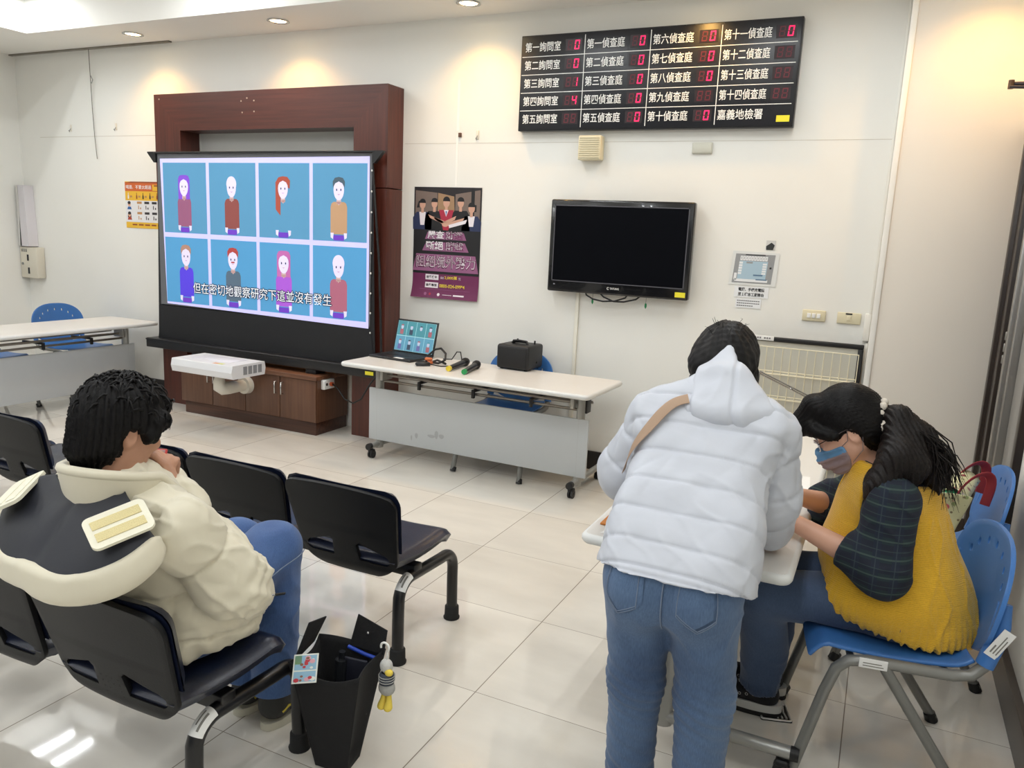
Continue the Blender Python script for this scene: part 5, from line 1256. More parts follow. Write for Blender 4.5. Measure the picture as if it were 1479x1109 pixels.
def creases(V, k, amp, seed, axis=(0, 0, 1), st=3.0):
    """Cloth folds: warped noise stretched along an axis."""
    a = A3(*axis); Q = V - (V @ a)[:, None] * a * (1 - 1 / st)
    Q = Q + .03 * np.stack([wob(V, 14, seed + 1), wob(V, 14, seed + 2), wob(V, 14, seed + 3)], 1)
    w_ = wob(Q.astype(np.float32), k, seed)
    return amp * (np.abs(w_) ** .8 * np.sign(w_) - .3)
def folds(V, k, amp, seed, axis=(0, 0, 1), st=3.0):
    """Sharp pinched folds: thin ridges where warped noise crosses zero."""
    a = A3(*axis); a = a / np.linalg.norm(a); Q = V - (V @ a)[:, None] * a * (1 - 1 / st)
    Q = Q + .02 * np.stack([wob(V, 18, seed + 1), wob(V, 18, seed + 2), wob(V, 18, seed + 3)], 1)
    w_ = np.clip(1 - np.abs(wob(Q.astype(np.float32), k, seed)) * 3.2, 0, 1)
    return amp * (w_ ** 2 - .25) * np.clip(.6 + wob(V, 12, seed + 5) * 1.6, 0, 1.4)
def puff(s, pitch, amp, w=.012):
    """Quilting: a narrow stitched groove every pitch, rounded between."""
    t = s / pitch - np.floor(s / pitch); q = np.minimum(t, 1 - t) * pitch
    return amp * (np.clip(np.sin(PI * t), 0, 1) ** .35 - .9) - amp * .7 * np.exp(-(q / (w * .4)) ** 2)
def arm_coord(V, pts):
    """Length along a limb and distance from its axis."""
    s0, bs, bd = 0.0, np.zeros(len(V)), np.full(len(V), 9.0)
    for a, b in zip(pts[:-1], pts[1:]):
        a, b = np.array(a), np.array(b); L = np.linalg.norm(b - a); t = np.clip((V - a) @ (b - a) / L ** 2, 0, 1)
        d = np.linalg.norm(V - a - t[:, None] * (b - a), axis=1); c = d < bd; bd[c] = d[c]; bs[c] = s0 + t[c] * L; s0 += L
    return bs, bd
# ------------------------------------------------------------------ shared cloth, skin and hair materials
def cloth(name, rgb, rough, f1, amp, rgb2=None, vs=4.0, sheen=.2):
    return mat(name, rgb, rough, var=amp, vscale=vs, bump=.25, bscale=f1, sheen=sheen)
SKIN = mat('skin', (214, 166, 142), .5, var=.04, vscale=14)
SKIN2 = mat('skin_tan', (190, 142, 116), .5, var=.05, vscale=14)
HAIR = mat('black_hair', (11, 9, 10), .5, spec=.2, var=.2, vscale=60, bump=.2, bscale=220)
HAIRB = mat('dark_brown_hair', (20, 14, 13), .45, spec=.25, var=.3, vscale=50, bump=.4, bscale=220)
def denim(name, dark, light, sc=3.0):
    m = bpy.data.materials.new(name); m.use_nodes = True
    nt = m.node_tree; N = nt.nodes.new; L = nt.links.new; p = nt.nodes['Principled BSDF']; tc = N('ShaderNodeTexCoord')
    n1 = N('ShaderNodeTexNoise'); n1.inputs['Scale'].default_value = sc; n1.inputs['Detail'].default_value = 3; L(tc.outputs['Object'], n1.inputs['Vector'])
    mp = N('ShaderNodeMapping'); mp.inputs['Scale'].default_value = (420, 420, 60); L(tc.outputs['Object'], mp.inputs['Vector'])
    n2 = N('ShaderNodeTexNoise'); n2.inputs['Scale'].default_value = 1.0; n2.inputs['Detail'].default_value = 2; L(mp.outputs[0], n2.inputs['Vector'])
    ad = N('ShaderNodeMath'); ad.operation = 'MULTIPLY_ADD'; L(n2.outputs['Fac'], ad.inputs[0]); ad.inputs[1].default_value = .35; L(n1.outputs['Fac'], ad.inputs[2])
    r = N('ShaderNodeValToRGB'); L(ad.outputs[0], r.inputs[0])
    r.color_ramp.elements[0].position = .45; r.color_ramp.elements[0].color = (*lin(dark), 1); r.color_ramp.elements[1].position = .95; r.color_ramp.elements[1].color = (*lin(light), 1)
    L(r.outputs[0], p.inputs['Base Color']); p.inputs['Roughness'].default_value = .8; p.inputs['Sheen Weight'].default_value = .15
    bp = N('ShaderNodeBump'); bp.inputs['Strength'].default_value = .25; bp.inputs['Distance'].default_value = .002; L(n2.outputs['Fac'], bp.inputs['Height']); L(bp.outputs[0], p.inputs['Normal'])
    return m
DENIM1 = denim('mid_blue_denim', (44, 66, 100), (96, 122, 156)); DENIM2 = denim('bright_blue_denim', (34, 62, 112), (78, 112, 166)); DENIM3 = denim('dark_blue_denim', (40, 58, 88), (78, 98, 130))
STITCH = mat('denim_stitch', (112, 126, 148), .8)
PUFW = mat('white_nylon', (194, 198, 208), .5, bump=.12, bscale=26, sheen=.1)
# ------------------------------------------------------------------ standing woman in the white jacket
ORG = (-.41, 1.88, 0)
st = thing('person', 'woman in white hooded puffer jacket and blue jeans, standing and bending over the table', 'person', ORG)
ax = np.array((0.02, .70, .714)); ax /= np.linalg.norm(ax); bn = np.array((0, -.714, .70))
LA = [(-.555, 2.185, 1.065), (-.640, 2.215, .885), (-.610, 2.36, .775)]; RA = [(-.245, 2.185, 1.065), (-.228, 2.225, .875), (-.225, 2.30, .760)]
LL = [(-.490, 1.885, .70), (-.482, 1.895, .42), (-.478, 1.895, .085)]; RL = [(-.318, 1.885, .70), (-.300, 1.895, .42), (-.292, 1.885, .085)]
HC, HR = (-.415, 2.395, 1.205), frame((0, .62, -.78), (0, .78, .62))
def sw_body(P):
    d = seg(P, (-.41, 1.99, .85), (-.40, 2.16, 1.03), .085, .12, bn, .60)
    d = smin(d, seg(P, (-.46, 1.885, .735), (-.36, 1.885, .735), .085, .085), .04); d = smin(d, seg(P, (-.41, 1.89, .75), (-.41, 1.99, .85), .08, .08), .05)
    d = smin(d, seg(P, (-.40, 2.20, 1.09), (-.408, 2.335, 1.165), .060, .048), .03)
    d = smin(d, head(P, HC, HR, .95), .015)
    for a in (LA, RA): d = smin(d, chain(P, a, [.042, .036, .026], .02), .02)
    for l in (LL, RL): d = smin(d, chain(P, l, [.075, .050, .035], .02), .03)
    d = smin(d, hand(P, (-.602, 2.385, .752), (.25, .93, -.22), (0, .2, 1), -1, .35, .92), .012)
    d = smin(d, hand(P, (-.228, 2.325, .740), (-.15, .95, -.22), (0, .2, 1), 1, .35, .92), .012)
    return d
sculpt('body', sw_body, (-.75, 1.75, .03), (-.12, 2.56, 1.36), .0055, SKIN, st, ORG)
def sw_jeans(P):
    d = seg(P, (-.475, 1.885, .735), (-.345, 1.885, .735), .105, .105, (0, 1, 0), .95)
    d = smin(d, chain(P, LL, [.094, .074, .064], .03), .03); d = smin(d, chain(P, RL, [.094, .074, .064], .03), .03)
    for x in (-.475, -.338): d = smin(d, ell(P, (x, 1.835, .685), (.078, .066, .085)), .04)
    d = smax(d, P[:, 2] - .835, .01); return smax(d, .075 - P[:, 2], .004)
def jean_disp(seed, knees, z0=.0):
    def f_(V, N):
        o = folds(V, 44, .0030, seed + 60, (.9, .2, .5), 2.0) + creases(V, 62, .0022, seed, (0, 0, 1), .8) + creases(V, 24, .0025, seed + 9, (.4, 0, .9), 1.6)
        for kx, kz, r in knees: o += .0026 * np.exp(-((V[:, 2] - kz) / r) ** 2) * np.sin(V[:, 2] * 190 + 5 * wob(V, 18, seed + 4) + V[:, 0] * 60)
        return o
    return f_
sculpt('jeans', sw_jeans, (-.62, 1.74, .05), (-.18, 2.03, .86), .0065, DENIM1, st, ORG, jean_disp(11, [(0, .40, .09), (0, .16, .10)]))
jn = st.children[-1]
m = MB(ORG)
for cx_, lean in ((-.500, -.012), (-.325, .012)):
    pts = [(cx_ - .050, .775), (cx_ + .048, .770), (cx_ + .046, .685), (cx_ + .0, .655), (cx_ - .048, .688)]
    for dx in (0, .006):
        line = []
        for i in range(5):
            a, b = pts[i], pts[(i + 1) % 5]
            for t in (0, .25, .5, .75): line.append(snap(sw_jeans, (a[0] + (b[0] - a[0]) * t + lean, 1.78, a[1] + (b[1] - a[1]) * t - dx), .0025))
        m.tube(line, .0013, 5, closed=True)
line = [snap(sw_jeans, (-.405, 1.77 + .04 * max(0, (.70 - z) / .1), z), .002) for z in np.linspace(.80, .615, 14)]
m.tube(line, .0022, 5); m.build('stitching', STITCH, jn)
for cx_ in (-.500, -.325):
    g_ = [[snap(sw_jeans, (cx_ - .049 + .097 * i / 8, 1.78, .690 + .083 * j / 8 - (.033 * (1 - abs(2 * i / 8 - 1)) * (1 - j / 8))), .0022) for i in range(9)] for j in range(9)]
    m = MB(ORG); m.grid(lambda u, v: g_[round(v * 8)][round(u * 8)], 8, 8); m.build('back_pocket', DENIM1, jn)
for s, l in (('left', LL), ('right', RL)):
    x = l[2][0]
    def shoe(P): return smax(uni(.03, seg(P, (x, 1.855, .035), (x, 1.98, .03), .038, .036, (0, 0, 1), .8), seg(P, (x, 1.865, .06), (x, 1.885, .10), .038, .042)), -(P[:, 2] - .004), .004)
    sculpt('shoe', shoe, (x - .06, 1.80, -.01), (x + .06, 2.04, .16), .006, mat('white_shoe', (206, 206, 204), .5), st, ORG)
def sw_tor(P):
    d = seg(P, (-.402, 1.86, .71), (-.40, 2.165, 1.045), .196, .190, bn, .66)
    d = smin(d, seg(P, (-.402, 1.89, .70), (-.402, 1.94, .83), .193, .188, (0, 1, 0), .72), .05)
    d = smin(d, seg(P, (-.545, 2.165, 1.075), (-.255, 2.165, 1.080), .082, .082), .05)
    d = smin(d, seg(P, (-.40, 2.20, 1.08), (-.405, 2.26, 1.13), .10, .085), .04)
    d = smax(d, (P - A3(-.408, 1.86, .71)) @ bn.astype(np.float32) - .112, .03)
    cutz = (.757 - .30 * (P[:, 1] - 1.77) - .02 * (P[:, 0] + .41)) - P[:, 2]
    return smax(d, cutz, .006)
def sw_arms(P): return np.minimum(chain(P, LA, [.090, .084, .066], .05), chain(P, RA, [.090, .084, .070], .05))
def sw_jacket(P): return smin(sw_tor(P), sw_arms(P), .022)
hem0 = np.array((-.41, 1.78, .757))
def sw_disp(V, N):
    a, t = sw_arms(V), sw_tor(V); on_arm = a < t - .004
    s = (V - hem0) @ ax + .10 * (V[:, 0] + .41) * 0
    o = puff(s + .005 * wob(V, 12, 3), .0895, .0040)
    sl, _ = arm_coord(V, LA); sr, _ = arm_coord(V, RA); sa = np.where(V[:, 0] < -.41, sl, sr)
    o = np.where(on_arm, puff(sa + .03 + .006 * wob(V, 12, 5), .095, .0045), o)
    # seam where the sleeve is set in, sleeve length seam, hem band
    o -= .010 * np.exp(-((a - t) / .008) ** 2) * (V[:, 2] > .8)
    o -= .006 * np.exp(-(((V - hem0) @ ax - .020) / .004) ** 2) * (~on_arm)
    tt = s / .0895 - np.floor(s / .0895); near = np.exp(-np.minimum(tt, 1 - tt) * 5)
    o += creases(V, 52, .0034, 21, (-.35, .5, .6), .7) * (.45 + near) + creases(V, 24, .0050, 31, (.62, .3, .5), 2.6) + creases(V, 40, .003, 37, (.7, .1, -.5), 2.4)
    o += folds(V, 60, .0050, 331, (.75, -.2, -.5), 3.0) * (.4 + near) + folds(V, 42, -.0045, 341, (.6, .4, .6), 2.5)
    return o
jk = sculpt('jacket', sw_jacket, (-.78, 1.72, .70), (-.10, 2.46, 1.24), .0062, PUFW, st, ORG, sw_disp)
HA, HBp = (-.372, 2.155, 1.150), (-.400, 2.295, 1.262)
def sw_hood(P):
    T_ = (-.396, 2.300, 1.262); d = None
    for x, y, z, r in ((-.492, 2.165, 1.125, .036), (-.430, 2.135, 1.118, .045), (-.370, 2.125, 1.115, .047), (-.310, 2.130, 1.115, .045), (-.256, 2.155, 1.122, .036)):
        e_ = chain(P, [(x, y, z), (x * .44 + T_[0] * .56, (y + T_[1]) / 2 - .002, (z + T_[2]) / 2 + .014), T_], [r, r * .66, .012], .02)
        d = e_ if d is None else smin(d, e_, .03)
    return smax(d, -((P - A3(-.375, 2.085, 1.090)) @ A3(0, .78, .62)), .008)      # folded lower edge
def hood_disp(V, N):
    o = creases(V, 34, .0055, 41, (.3, .6, .7), 1.6) + creases(V, 70, .0026, 47, (.5, .5, .7), 1.2) + folds(V, 46, .0045, 347, (-.2, .6, .7), 2.2)
    for x0_, sl_ in ((-.335, .16), (-.455, .25)): o -= .006 * np.exp(-((V[:, 0] - x0_ + sl_ * (V[:, 2] - 1.15)) / .0045) ** 2)
    return o
sculpt('hood', sw_hood, (-.58, 2.02, 1.0), (-.18, 2.42, 1.36), .006, PUFW, jk, ORG, hood_disp)
def sw_hair(P):
    q = (P - A3(*HC)) @ HR.T.astype(np.float32)
    d = ell(q, (-.018, 0, .030), (.108, .096, .110)); d = smin(d, ell(q, (-.05, 0, -.035), (.075, .098, .095)), .03)
    d = smin(d, chain(q, [(.03, .078, .0), (.02, .086, -.085)], [.022, .018], .02), .02); d = smin(d, chain(q, [(.03, -.078, .0), (.02, -.086, -.085)], [.022, .018], .02), .02)
    return smax(d, -(ell(q, (.10, 0, -.035), (.075, .060, .095))), .01)
def hair_disp(c, seed, amp=.003, f1=200):
    def f_(V, N):
        q = V - A3(*c); an = np.arctan2(q[:, 1], q[:, 0]) * 20 + q[:, 2] * 30
        return amp * (np.sin(an + 5 * wob(V, 26, seed)) * .5 + wob(V, f1, seed + 2))
    return f_
hr = sculpt('hair', sw_hair, (-.57, 2.22, 1.02), (-.26, 2.56, 1.38), .0055, HAIR, st, ORG, hair_disp(HC, 61))
m = MB(ORG); rg = random.Random(3)
for k in range(10):
    a = rg.uniform(-.045, .05); p = snap(sw_hair, (HC[0] + a, 2.36 + rg.uniform(-.05, .06), 1.33), -.003); L_ = rg.uniform(.012, .03)
    m.tube([p, p + Vector((a * .25 + rg.uniform(-.01, .01), -.01, L_ * .8)), p + Vector((a * .4 + rg.uniform(-.015, .015), -.02, L_ * .95))], [.0009, .0007, .0003], 4)
m.build('loose_strand', HAIR, hr)
# strap of the shoulder bag, over her left shoulder and down between sleeve and back; the bag itself lies against her front
sp = [(-.455, 2.10, 1.165), (-.490, 2.10, 1.145), (-.515, 2.09, 1.105), (-.535, 2.07, 1.05), (-.548, 2.06, .99), (-.550, 2.07, .93)]
def strap_pts(): return [snap(sw_jacket, p, .012) for p in sp]
pts = strap_pts(); nrm = []
sbg = thing('shoulder_bag', 'beige leather strap of a shoulder bag running over the white jacket', 'bag', (-.5, 2.1, 1.0))
m = MB((-.5, 2.1, 1.0)); vs, fs = [], []
for i, p in enumerate(pts):
    t = (pts[min(i + 1, len(pts) - 1)] - pts[max(i - 1, 0)]).normalized(); n_ = (p - snap(sw_jacket, p, 0.0)).normalized(); b_ = t.cross(n_).normalized()
    for s_, k_ in ((-1, 0), (1, 0), (1, 1), (-1, 1)): vs.append(p + b_ * (.017 * s_) + n_ * (.003 * k_))
for i in range(len(pts) - 1):
    for k_ in range(4): a_, b2_ = i * 4 + k_, i * 4 + (k_ + 1) % 4; fs.append((a_, b2_, b2_ + 4, a_ + 4))
m.add(vs, fs, 0, True); m.build('strap', mat('beige_strap', (168, 140, 116), .55), sbg, [('SUBSURF', dict(levels=2, render_levels=2))])
# ------------------------------------------------------------------ seated woman in the yellow vest
ORG = (.12, 2.57, 0)
sw = thing('person', 'seated woman in yellow knitted vest, dark plaid shirt and face mask, writing at the table', 'person', ORG)
HC = (-.058, 2.565, 1.028); HR = frame((-.80, -.10, -.56), (-.56, 0, .82))
NA = [(.085, 2.430, .865), (.085, 2.385, .665), (-.165, 2.455, .738)]; FA = [(.055, 2.735, .850), (-.075, 2.775, .715), (-.185, 2.655, .765)]
NL = [(.130, 2.49, .520), (-.245, 2.505, .470), (-.215, 2.590, .100)]; FL_ = [(.130, 2.655, .520), (-.230, 2.690, .470), (-.215, 2.705, .100)]
def st_body(P):
    d = seg(P, (.155, 2.575, .56), (.085, 2.58, .80), .125, .120)
    d = smin(d, seg(P, (.06, 2.575, .84), (-.005, 2.57, .955), .070, .052), .04)
    d = smin(d, head(P, HC, HR, .96), .015)
    for a in (NA, FA): d = smin(d, chain(P, a, [.052, .044, .027], .02), .02)
    for l in (NL, FL_): d = smin(d, chain(P, l, [.075, .050, .034], .02), .03)
    d = smin(d, hand(P, (-.178, 2.462, .740), (-.93, .30, -.18), (0, .15, 1), -1, .55, .92), .012)
    d = smin(d, hand(P, (-.195, 2.642, .765), (-.72, -.50, -.35), (-.3, .0, 1), 1, .6, .92), .012)
    return d
sculpt('body', st_body, (-.42, 2.33, .04), (.30, 2.85, 1.18), .0052, SKIN, sw, ORG)
def st_jeans(P):
    d = chain(P, NL, [.094, .082, .066], .03); d = smin(d, chain(P, FL_, [.104, .082, .066], .03), .02)
    for l in (NL, FL_): d = smin(d, seg(P, l[1], l[2], .070, .078), .02)
    d = smin(d, seg(P, (.155, 2.50, .53), (.155, 2.65, .53), .115, .115), .04)
    d = smax(d, P[:, 2] - .66, .01); d = smax(d, .439 - P[:, 2] - .5 * np.clip(-.10 - P[:, 0], 0, 1) * 9, .006)
    return smax(d, .098 + .008 * np.sin(60 * P[:, 0]) - P[:, 2], .003)
sculpt('jeans', st_jeans, (-.38, 2.36, .07), (.31, 2.82, .68), .0062, DENIM3, sw, ORG,
       lambda V, N: folds(V, 40, .0045, 305, (.3, .9, .2), 2.2) + creases(V, 40, .0035, 5, (.3, .3, .8), 1.4) + creases(V, 20, .0035, 8, (.8, .1, .5), 1.8) + .004 * np.sin(60 * np.arctan2(V[:, 1] - 2.6, V[:, 0] + .2)) * np.exp(-((V[:, 2] - .12) / .02) ** 2))
# vest: sleeveless, V neck, flared scalloped hem
def hemz(P): return .445 + .27 * np.clip(.19 - P[:, 0], 0, .34) ** 1.15 + .006 * np.sin(34 * np.arctan2(P[:, 1] - 2.575, P[:, 0] - .15))
def st_torso(P):
    d = seg(P, (.165, 2.575, .55), (.085, 2.58, .80), .170, .150)
    d = smin(d, ell(P, (.02, 2.57, .66), (.115, .13, .15)), .05)
    d = smin(d, seg(P, (.185, 2.575, .47), (.165, 2.575, .56), .182, .165), .04); d = smin(d, ell(P, (.09, 2.485, .535), (.17, .105, .095)), .04)
    d = smin(d, seg(P, (.075, 2.465, .865), (.055, 2.695, .855), .075, .075), .05)
    d = smin(d, seg(P, (.06, 2.575, .87), (.03, 2.572, .925), .085, .070), .03)
    return d
def st_vest(P):
    d = smax(st_torso(P) - .006, hemz(P) - P[:, 2], .006)
    for c, r in (((.075, 2.385, .845), (.082, .070, .120)), ((.045, 2.775, .83), (.085, .070, .115))): d = smax(d, -ell(P, c, r), .006)
    n_ = np.abs(P[:, 1] - 2.572) * 1.5 - (P[:, 2] - .815) * .42                           # V neck, open to the front
    d = smax(d, np.minimum(-(n_ + 0), .5) * 1.0 - .0 if False else -np.maximum(n_, P[:, 0] - .07), .005)
    return smax(d, (P[:, 2] - .935) + .25 * (P[:, 0] - .05), .006)
def knit_mat():
    m = bpy.data.materials.new('yellow_knit'); m.use_nodes = True
    nt = m.node_tree; N = nt.nodes.new; L = nt.links.new; p = nt.nodes['Principled BSDF']; tc = N('ShaderNodeTexCoord')
    w = N('ShaderNodeTexWave'); w.inputs['Scale'].default_value = 62; w.bands_direction = 'Z'; w.inputs['Distortion'].default_value = 2.5; w.inputs['Detail'].default_value = 1; L(tc.outputs['Object'], w.inputs['Vector'])
    v = N('ShaderNodeTexVoronoi'); v.inputs['Scale'].default_value = 190; L(tc.outputs['Object'], v.inputs['Vector'])
    ad = N('ShaderNodeMath'); ad.operation = 'ADD'; L(w.outputs['Fac'], ad.inputs[0]); L(v.outputs['Distance'], ad.inputs[1])
    bp = N('ShaderNodeBump'); bp.inputs['Strength'].default_value = .5; bp.inputs['Distance'].default_value = .002; L(ad.outputs[0], bp.inputs['Height']); L(bp.outputs[0], p.inputs['Normal'])
    r = N('ShaderNodeMapRange'); L(ad.outputs[0], r.inputs[0]); r.inputs[1].default_value = 0; r.inputs[2].default_value = 1.4; r.inputs[3].default_value = .86; r.inputs[4].default_value = 1.06
    s_ = N('ShaderNodeVectorMath'); s_.operation = 'SCALE'; s_.inputs[0].default_value = lin((222, 172, 38)); L(r.outputs[0], s_.inputs['Scale']); L(s_.outputs[0], p.inputs['Base Color'])
    p.inputs['Roughness'].default_value = .85; p.inputs['Sheen Weight'].default_value = .3
    return m
KNIT = knit_mat()
def vest_disp(V, N):
    an = np.arctan2(V[:, 1] - 2.575, V[:, 0] - .14); low = np.exp(-np.clip(V[:, 2] - hemz(V), 0, 1) / .05)
    o = .0035 * np.sin(an * 64) * low + creases(V, 22, .006, 15, (.2, .2, .9), 1.3) + creases(V, 44, .002, 17, (.6, .1, .6), 1.4)
    # cable diamonds: zigzag cords running down the side and back
    for a0 in (-1.0, -.35, .5):
        z_ = np.abs(((V[:, 2] * 5.2) % 1) - .5) * .36
        for sg in (-1, 1): o += .004 * np.exp(-((an - a0 - sg * z_) / .030) ** 2) * (V[:, 2] < .82)
    return o
vs_ = sculpt('vest', st_vest, (-.18, 2.34, .42), (.42, 2.83, .99), .0058, KNIT, sw, ORG, vest_disp)
# plaid shirt: sleeves pushed up to the elbow, collar
def plaid():
    m = bpy.data.materials.new('dark_plaid'); m.use_nodes = True
    nt = m.node_tree; N = nt.nodes.new; L = nt.links.new; p = nt.nodes['Principled BSDF']; tc = N('ShaderNodeTexCoord'); sp_ = N('ShaderNodeSeparateXYZ'); L(tc.outputs['Object'], sp_.inputs[0])
    def band(src, per, ph, lo, hi):
        a = N('ShaderNodeMath'); a.operation = 'MULTIPLY_ADD'; L(src, a.inputs[0]); a.inputs[1].default_value = 1 / per; a.inputs[2].default_value = ph
        b = N('ShaderNodeMath'); b.operation = 'FRACT'; L(a.outputs[0], b.inputs[0])
        c = N('ShaderNodeMath'); c.operation = 'COMPARE'; L(b.outputs[0], c.inputs[0]); c.inputs[1].default_value = (lo + hi) / 2; c.inputs[2].default_value = (hi - lo) / 2
        return c.outputs[0]
    col = None
    for src, per, ph, lo, hi, rgb in ((sp_.outputs[2], .048, .1, 0, .42, (24, 44, 48)), (sp_.outputs[0], .052, .3, 0, .40, (20, 30, 50)), (sp_.outputs[2], .048, .1, .15, .24, (62, 80, 74)), (sp_.outputs[0], .052, .3, .16, .22, (44, 58, 66)), (sp_.outputs[2], .048, .1, .62, .67, (44, 62, 64))):
        mx = N('ShaderNodeMix'); mx.data_type = 'RGBA'; k = N('ShaderNodeMath'); k.operation = 'MULTIPLY'; L(band(src, per, ph, lo, hi), k.inputs[0]); k.inputs[1].default_value = .75; L(k.outputs[0], mx.inputs[0])
        if col is None: mx.inputs[6].default_value = (*lin((20, 26, 42)), 1)
        else: L(col, mx.inputs[6])
        mx.inputs[7].default_value = (*lin(rgb), 1); col = mx.outputs[2]
    L(col, p.inputs['Base Color']); p.inputs['Roughness'].default_value = .85
    return m
PLAID = plaid()
NS = [NA[0], NA[1], (NA[1][0] + (NA[2][0] - NA[1][0]) * .46, NA[1][1] + (NA[2][1] - NA[1][1]) * .46, NA[1][2] + (NA[2][2] - NA[1][2]) * .46)]
FS = [FA[0], FA[1], (FA[1][0] + (FA[2][0] - FA[1][0]) * .42, FA[1][1] + (FA[2][1] - FA[1][1]) * .42, FA[1][2] + (FA[2][2] - FA[1][2]) * .42)]
def st_shirt(P):
    ds = []
    for a, r in ((NS, [.080, .074, .054]), (FS, [.082, .076, .056])):
        ax_ = np.array(a[2]) - np.array(a[1]); ax_ /= np.linalg.norm(ax_); ds.append(smax(chain(P, a, r, .05), (P - A3(*a[2])) @ ax_.astype(np.float32), .004))
    d = np.minimum(*ds)
    c = smax(st_torso(P) + .004, .74 - P[:, 2], .01)
    c = smin(c, seg(P, (.045, 2.575, .915), (.018, 2.572, .945), .066, .062), .02); c = smax(c, P[:, 2] - .955 + .35 * (P[:, 0] - .02), .004)
    return smin(d, c, .02)
sculpt('shirt', st_shirt, (-.19, 2.28, .56), (.31, 2.88, .99), .0062, PLAID, sw, ORG, lambda V, N: folds(V, 46, .0055, 325, (.7, .5, .2), 2.0) + creases(V, 42, .0040, 25, (.1, .2, .9), .8) + creases(V, 22, .0050, 27, (.5, .2, .6), 1.6))
# face mask, glasses, hair
Ri = HR.T
def L2W(f_, l_, u_): return tuple(np.array(HC) + Ri @ np.array((f_, l_, u_)))
def loc(P): return (P - A3(*HC)) @ HR.T.astype(np.float32)
MASKB, MASKM = mat('mask_blue', (96, 146, 190), .75), mat('mask_mauve', (150, 132, 136), .75)
def st_mask(P):
    q = loc(P); d = head(P, HC, HR, .96) - .004; d = smin(d, chain(q, [(.075, 0, -.020), (.088, 0, -.055), (.070, 0, -.088)], [.022, .030, .024], .02), .03)
    lo_ = .030 + .40 * np.clip(np.abs(q[:, 2] + .055) - .02, 0, 1)
    d = smax(d, lo_ - q[:, 0], .004); d = smax(d, q[:, 2] + .010 + .25 * np.abs(q[:, 1]), .004); return smax(d, -.112 - q[:, 2], .004)
def mask_disp(V, N):
    q = loc(V); return .0022 * np.sign(np.sin(q[:, 2] * 230 + .6)) * (q[:, 2] < -.03) * np.clip((q[:, 0] - .035) * 40, 0, 1)
mk = sculpt('face_mask', st_mask, (-.24, 2.46, .84), (.04, 2.68, 1.06), .0040, [MASKB, MASKM], sw, ORG, mask_disp, lambda C: (loc(C)[:, 2] < -.048))
for s_ in (-1, 1):
    m = MB(ORG); m.tube([L2W(.035, s_ * .066, -.028), L2W(.012, s_ * .076, -.018), L2W(-.004, s_ * .078, .018), L2W(-.026, s_ * .078, .016), L2W(-.034, s_ * .075, -.020), L2W(-.012, s_ * .074, -.062), L2W(.030, s_ * .062, -.085)], .0011, 6); m.build('ear_loop', mat('mask_cord', (120, 112, 114), .8), mk)
gl = None
for s_ in (-1, 1):
    c = np.array((.100, s_ * .034, .000)); pts = [L2W(c[0] - .018 * abs(math.cos(a * PI / 8)) * .4, c[1] + .026 * math.cos(a * PI / 8), c[2] + .019 * math.sin(a * PI / 8)) for a in range(16)]
    m = MB(ORG); m.tube(pts, .0018, 6, closed=True)
    if gl is None: g0 = gl = m.build('glasses', mat('silver_frame', (214, 216, 224), .3, metal=.5), sw); ln = MB(ORG)
    else: m.build('rim', mat('silver_frame', (214, 216, 224), .3, metal=.5), g0)
    ln.add([tuple(Vector(p)) for p in pts], [tuple(range(16))])
m = MB(ORG)
m.tube([L2W(.098, -.010, .004), L2W(.104, 0, .008), L2W(.098, .010, .004)], .0016, 6); m.build('bridge', mat('silver_frame', (214, 216, 224), .3, metal=.5), g0)
for s_ in (-1, 1):
    m = MB(ORG); m.tube([L2W(.092, s_ * .060, .006), L2W(.06, s_ * .076, .010), L2W(.0, s_ * .083, .014), L2W(-.018, s_ * .082, .006), L2W(-.03, s_ * .080, -.014)], .0016, 6); m.build('temple', mat('dark_temple', (54, 40, 40), .35), g0)
LENS = bpy.data.materials.new('spectacle_lens'); LENS.use_nodes = True; lb = LENS.node_tree.nodes['Principled BSDF']; lb.inputs['Transmission Weight'].default_value = 1; lb.inputs['Roughness'].default_value = .02; lb.inputs['IOR'].default_value = 1.05; lb.inputs['Base Color'].default_value = (.95, .97, 1, 1)
ln.build('lens', LENS, g0)
TIE = (.020, 2.565, 1.090)
def st_hair(P):
    q = loc(P); d = ell(q, (-.020, 0, .036), (.106, .088, .104)); d = smin(d, ell(q, (-.055, 0, -.012), (.070, .080, .085)), .03)
    d = smin(d, chain(q, [(.050, .02, .105), (.102, .015, .072), (.112, .0, .042)], [.040, .038, .022], .02), .02); d = smin(d, chain(q, [(.050, -.02, .105), (.100, -.025, .070), (.108, -.03, .040)], [.040, .040, .024], .02), .02)
    d = smin(d, chain(q, [(.085, -.055, .050), (.055, -.074, .020), (.020, -.080, -.005)], [.022, .014, .008], .01), .015); d = smin(d, chain(q, [(.085, .055, .050), (.055, .074, .020), (.020, .080, -.005)], [.022, .014, .008], .01), .015)
    d = smax(d, -ell(q, (.112, 0, -.022), (.085, .090, .070)), .010); d = smax(d, -ell(q, (.010, -.090, -.045), (.042, .034, .055)), .010); d = smax(d, -ell(q, (.010, .090, -.045), (.042, .034, .055)), .010)
    d = smax(d, -ell(q, (-.005, -.085, -.012), (.036, .032, .044)), .008)
    return smin(d, seg(P, L2W(-.085, 0, .02), TIE, .050, .020), .03)
hs = sculpt('hair', st_hair, (-.26, 2.42, .86), (.09, 2.72, 1.20), .0050, HAIR, sw, ORG, lambda V, N: .0018 * np.sin(60 * (np.arctan2(loc(V)[:, 1], loc(V)[:, 2] + .15) * 4 + .6 * wob(V, 20, 71))) + .0012 * wob(V, 150, 72))
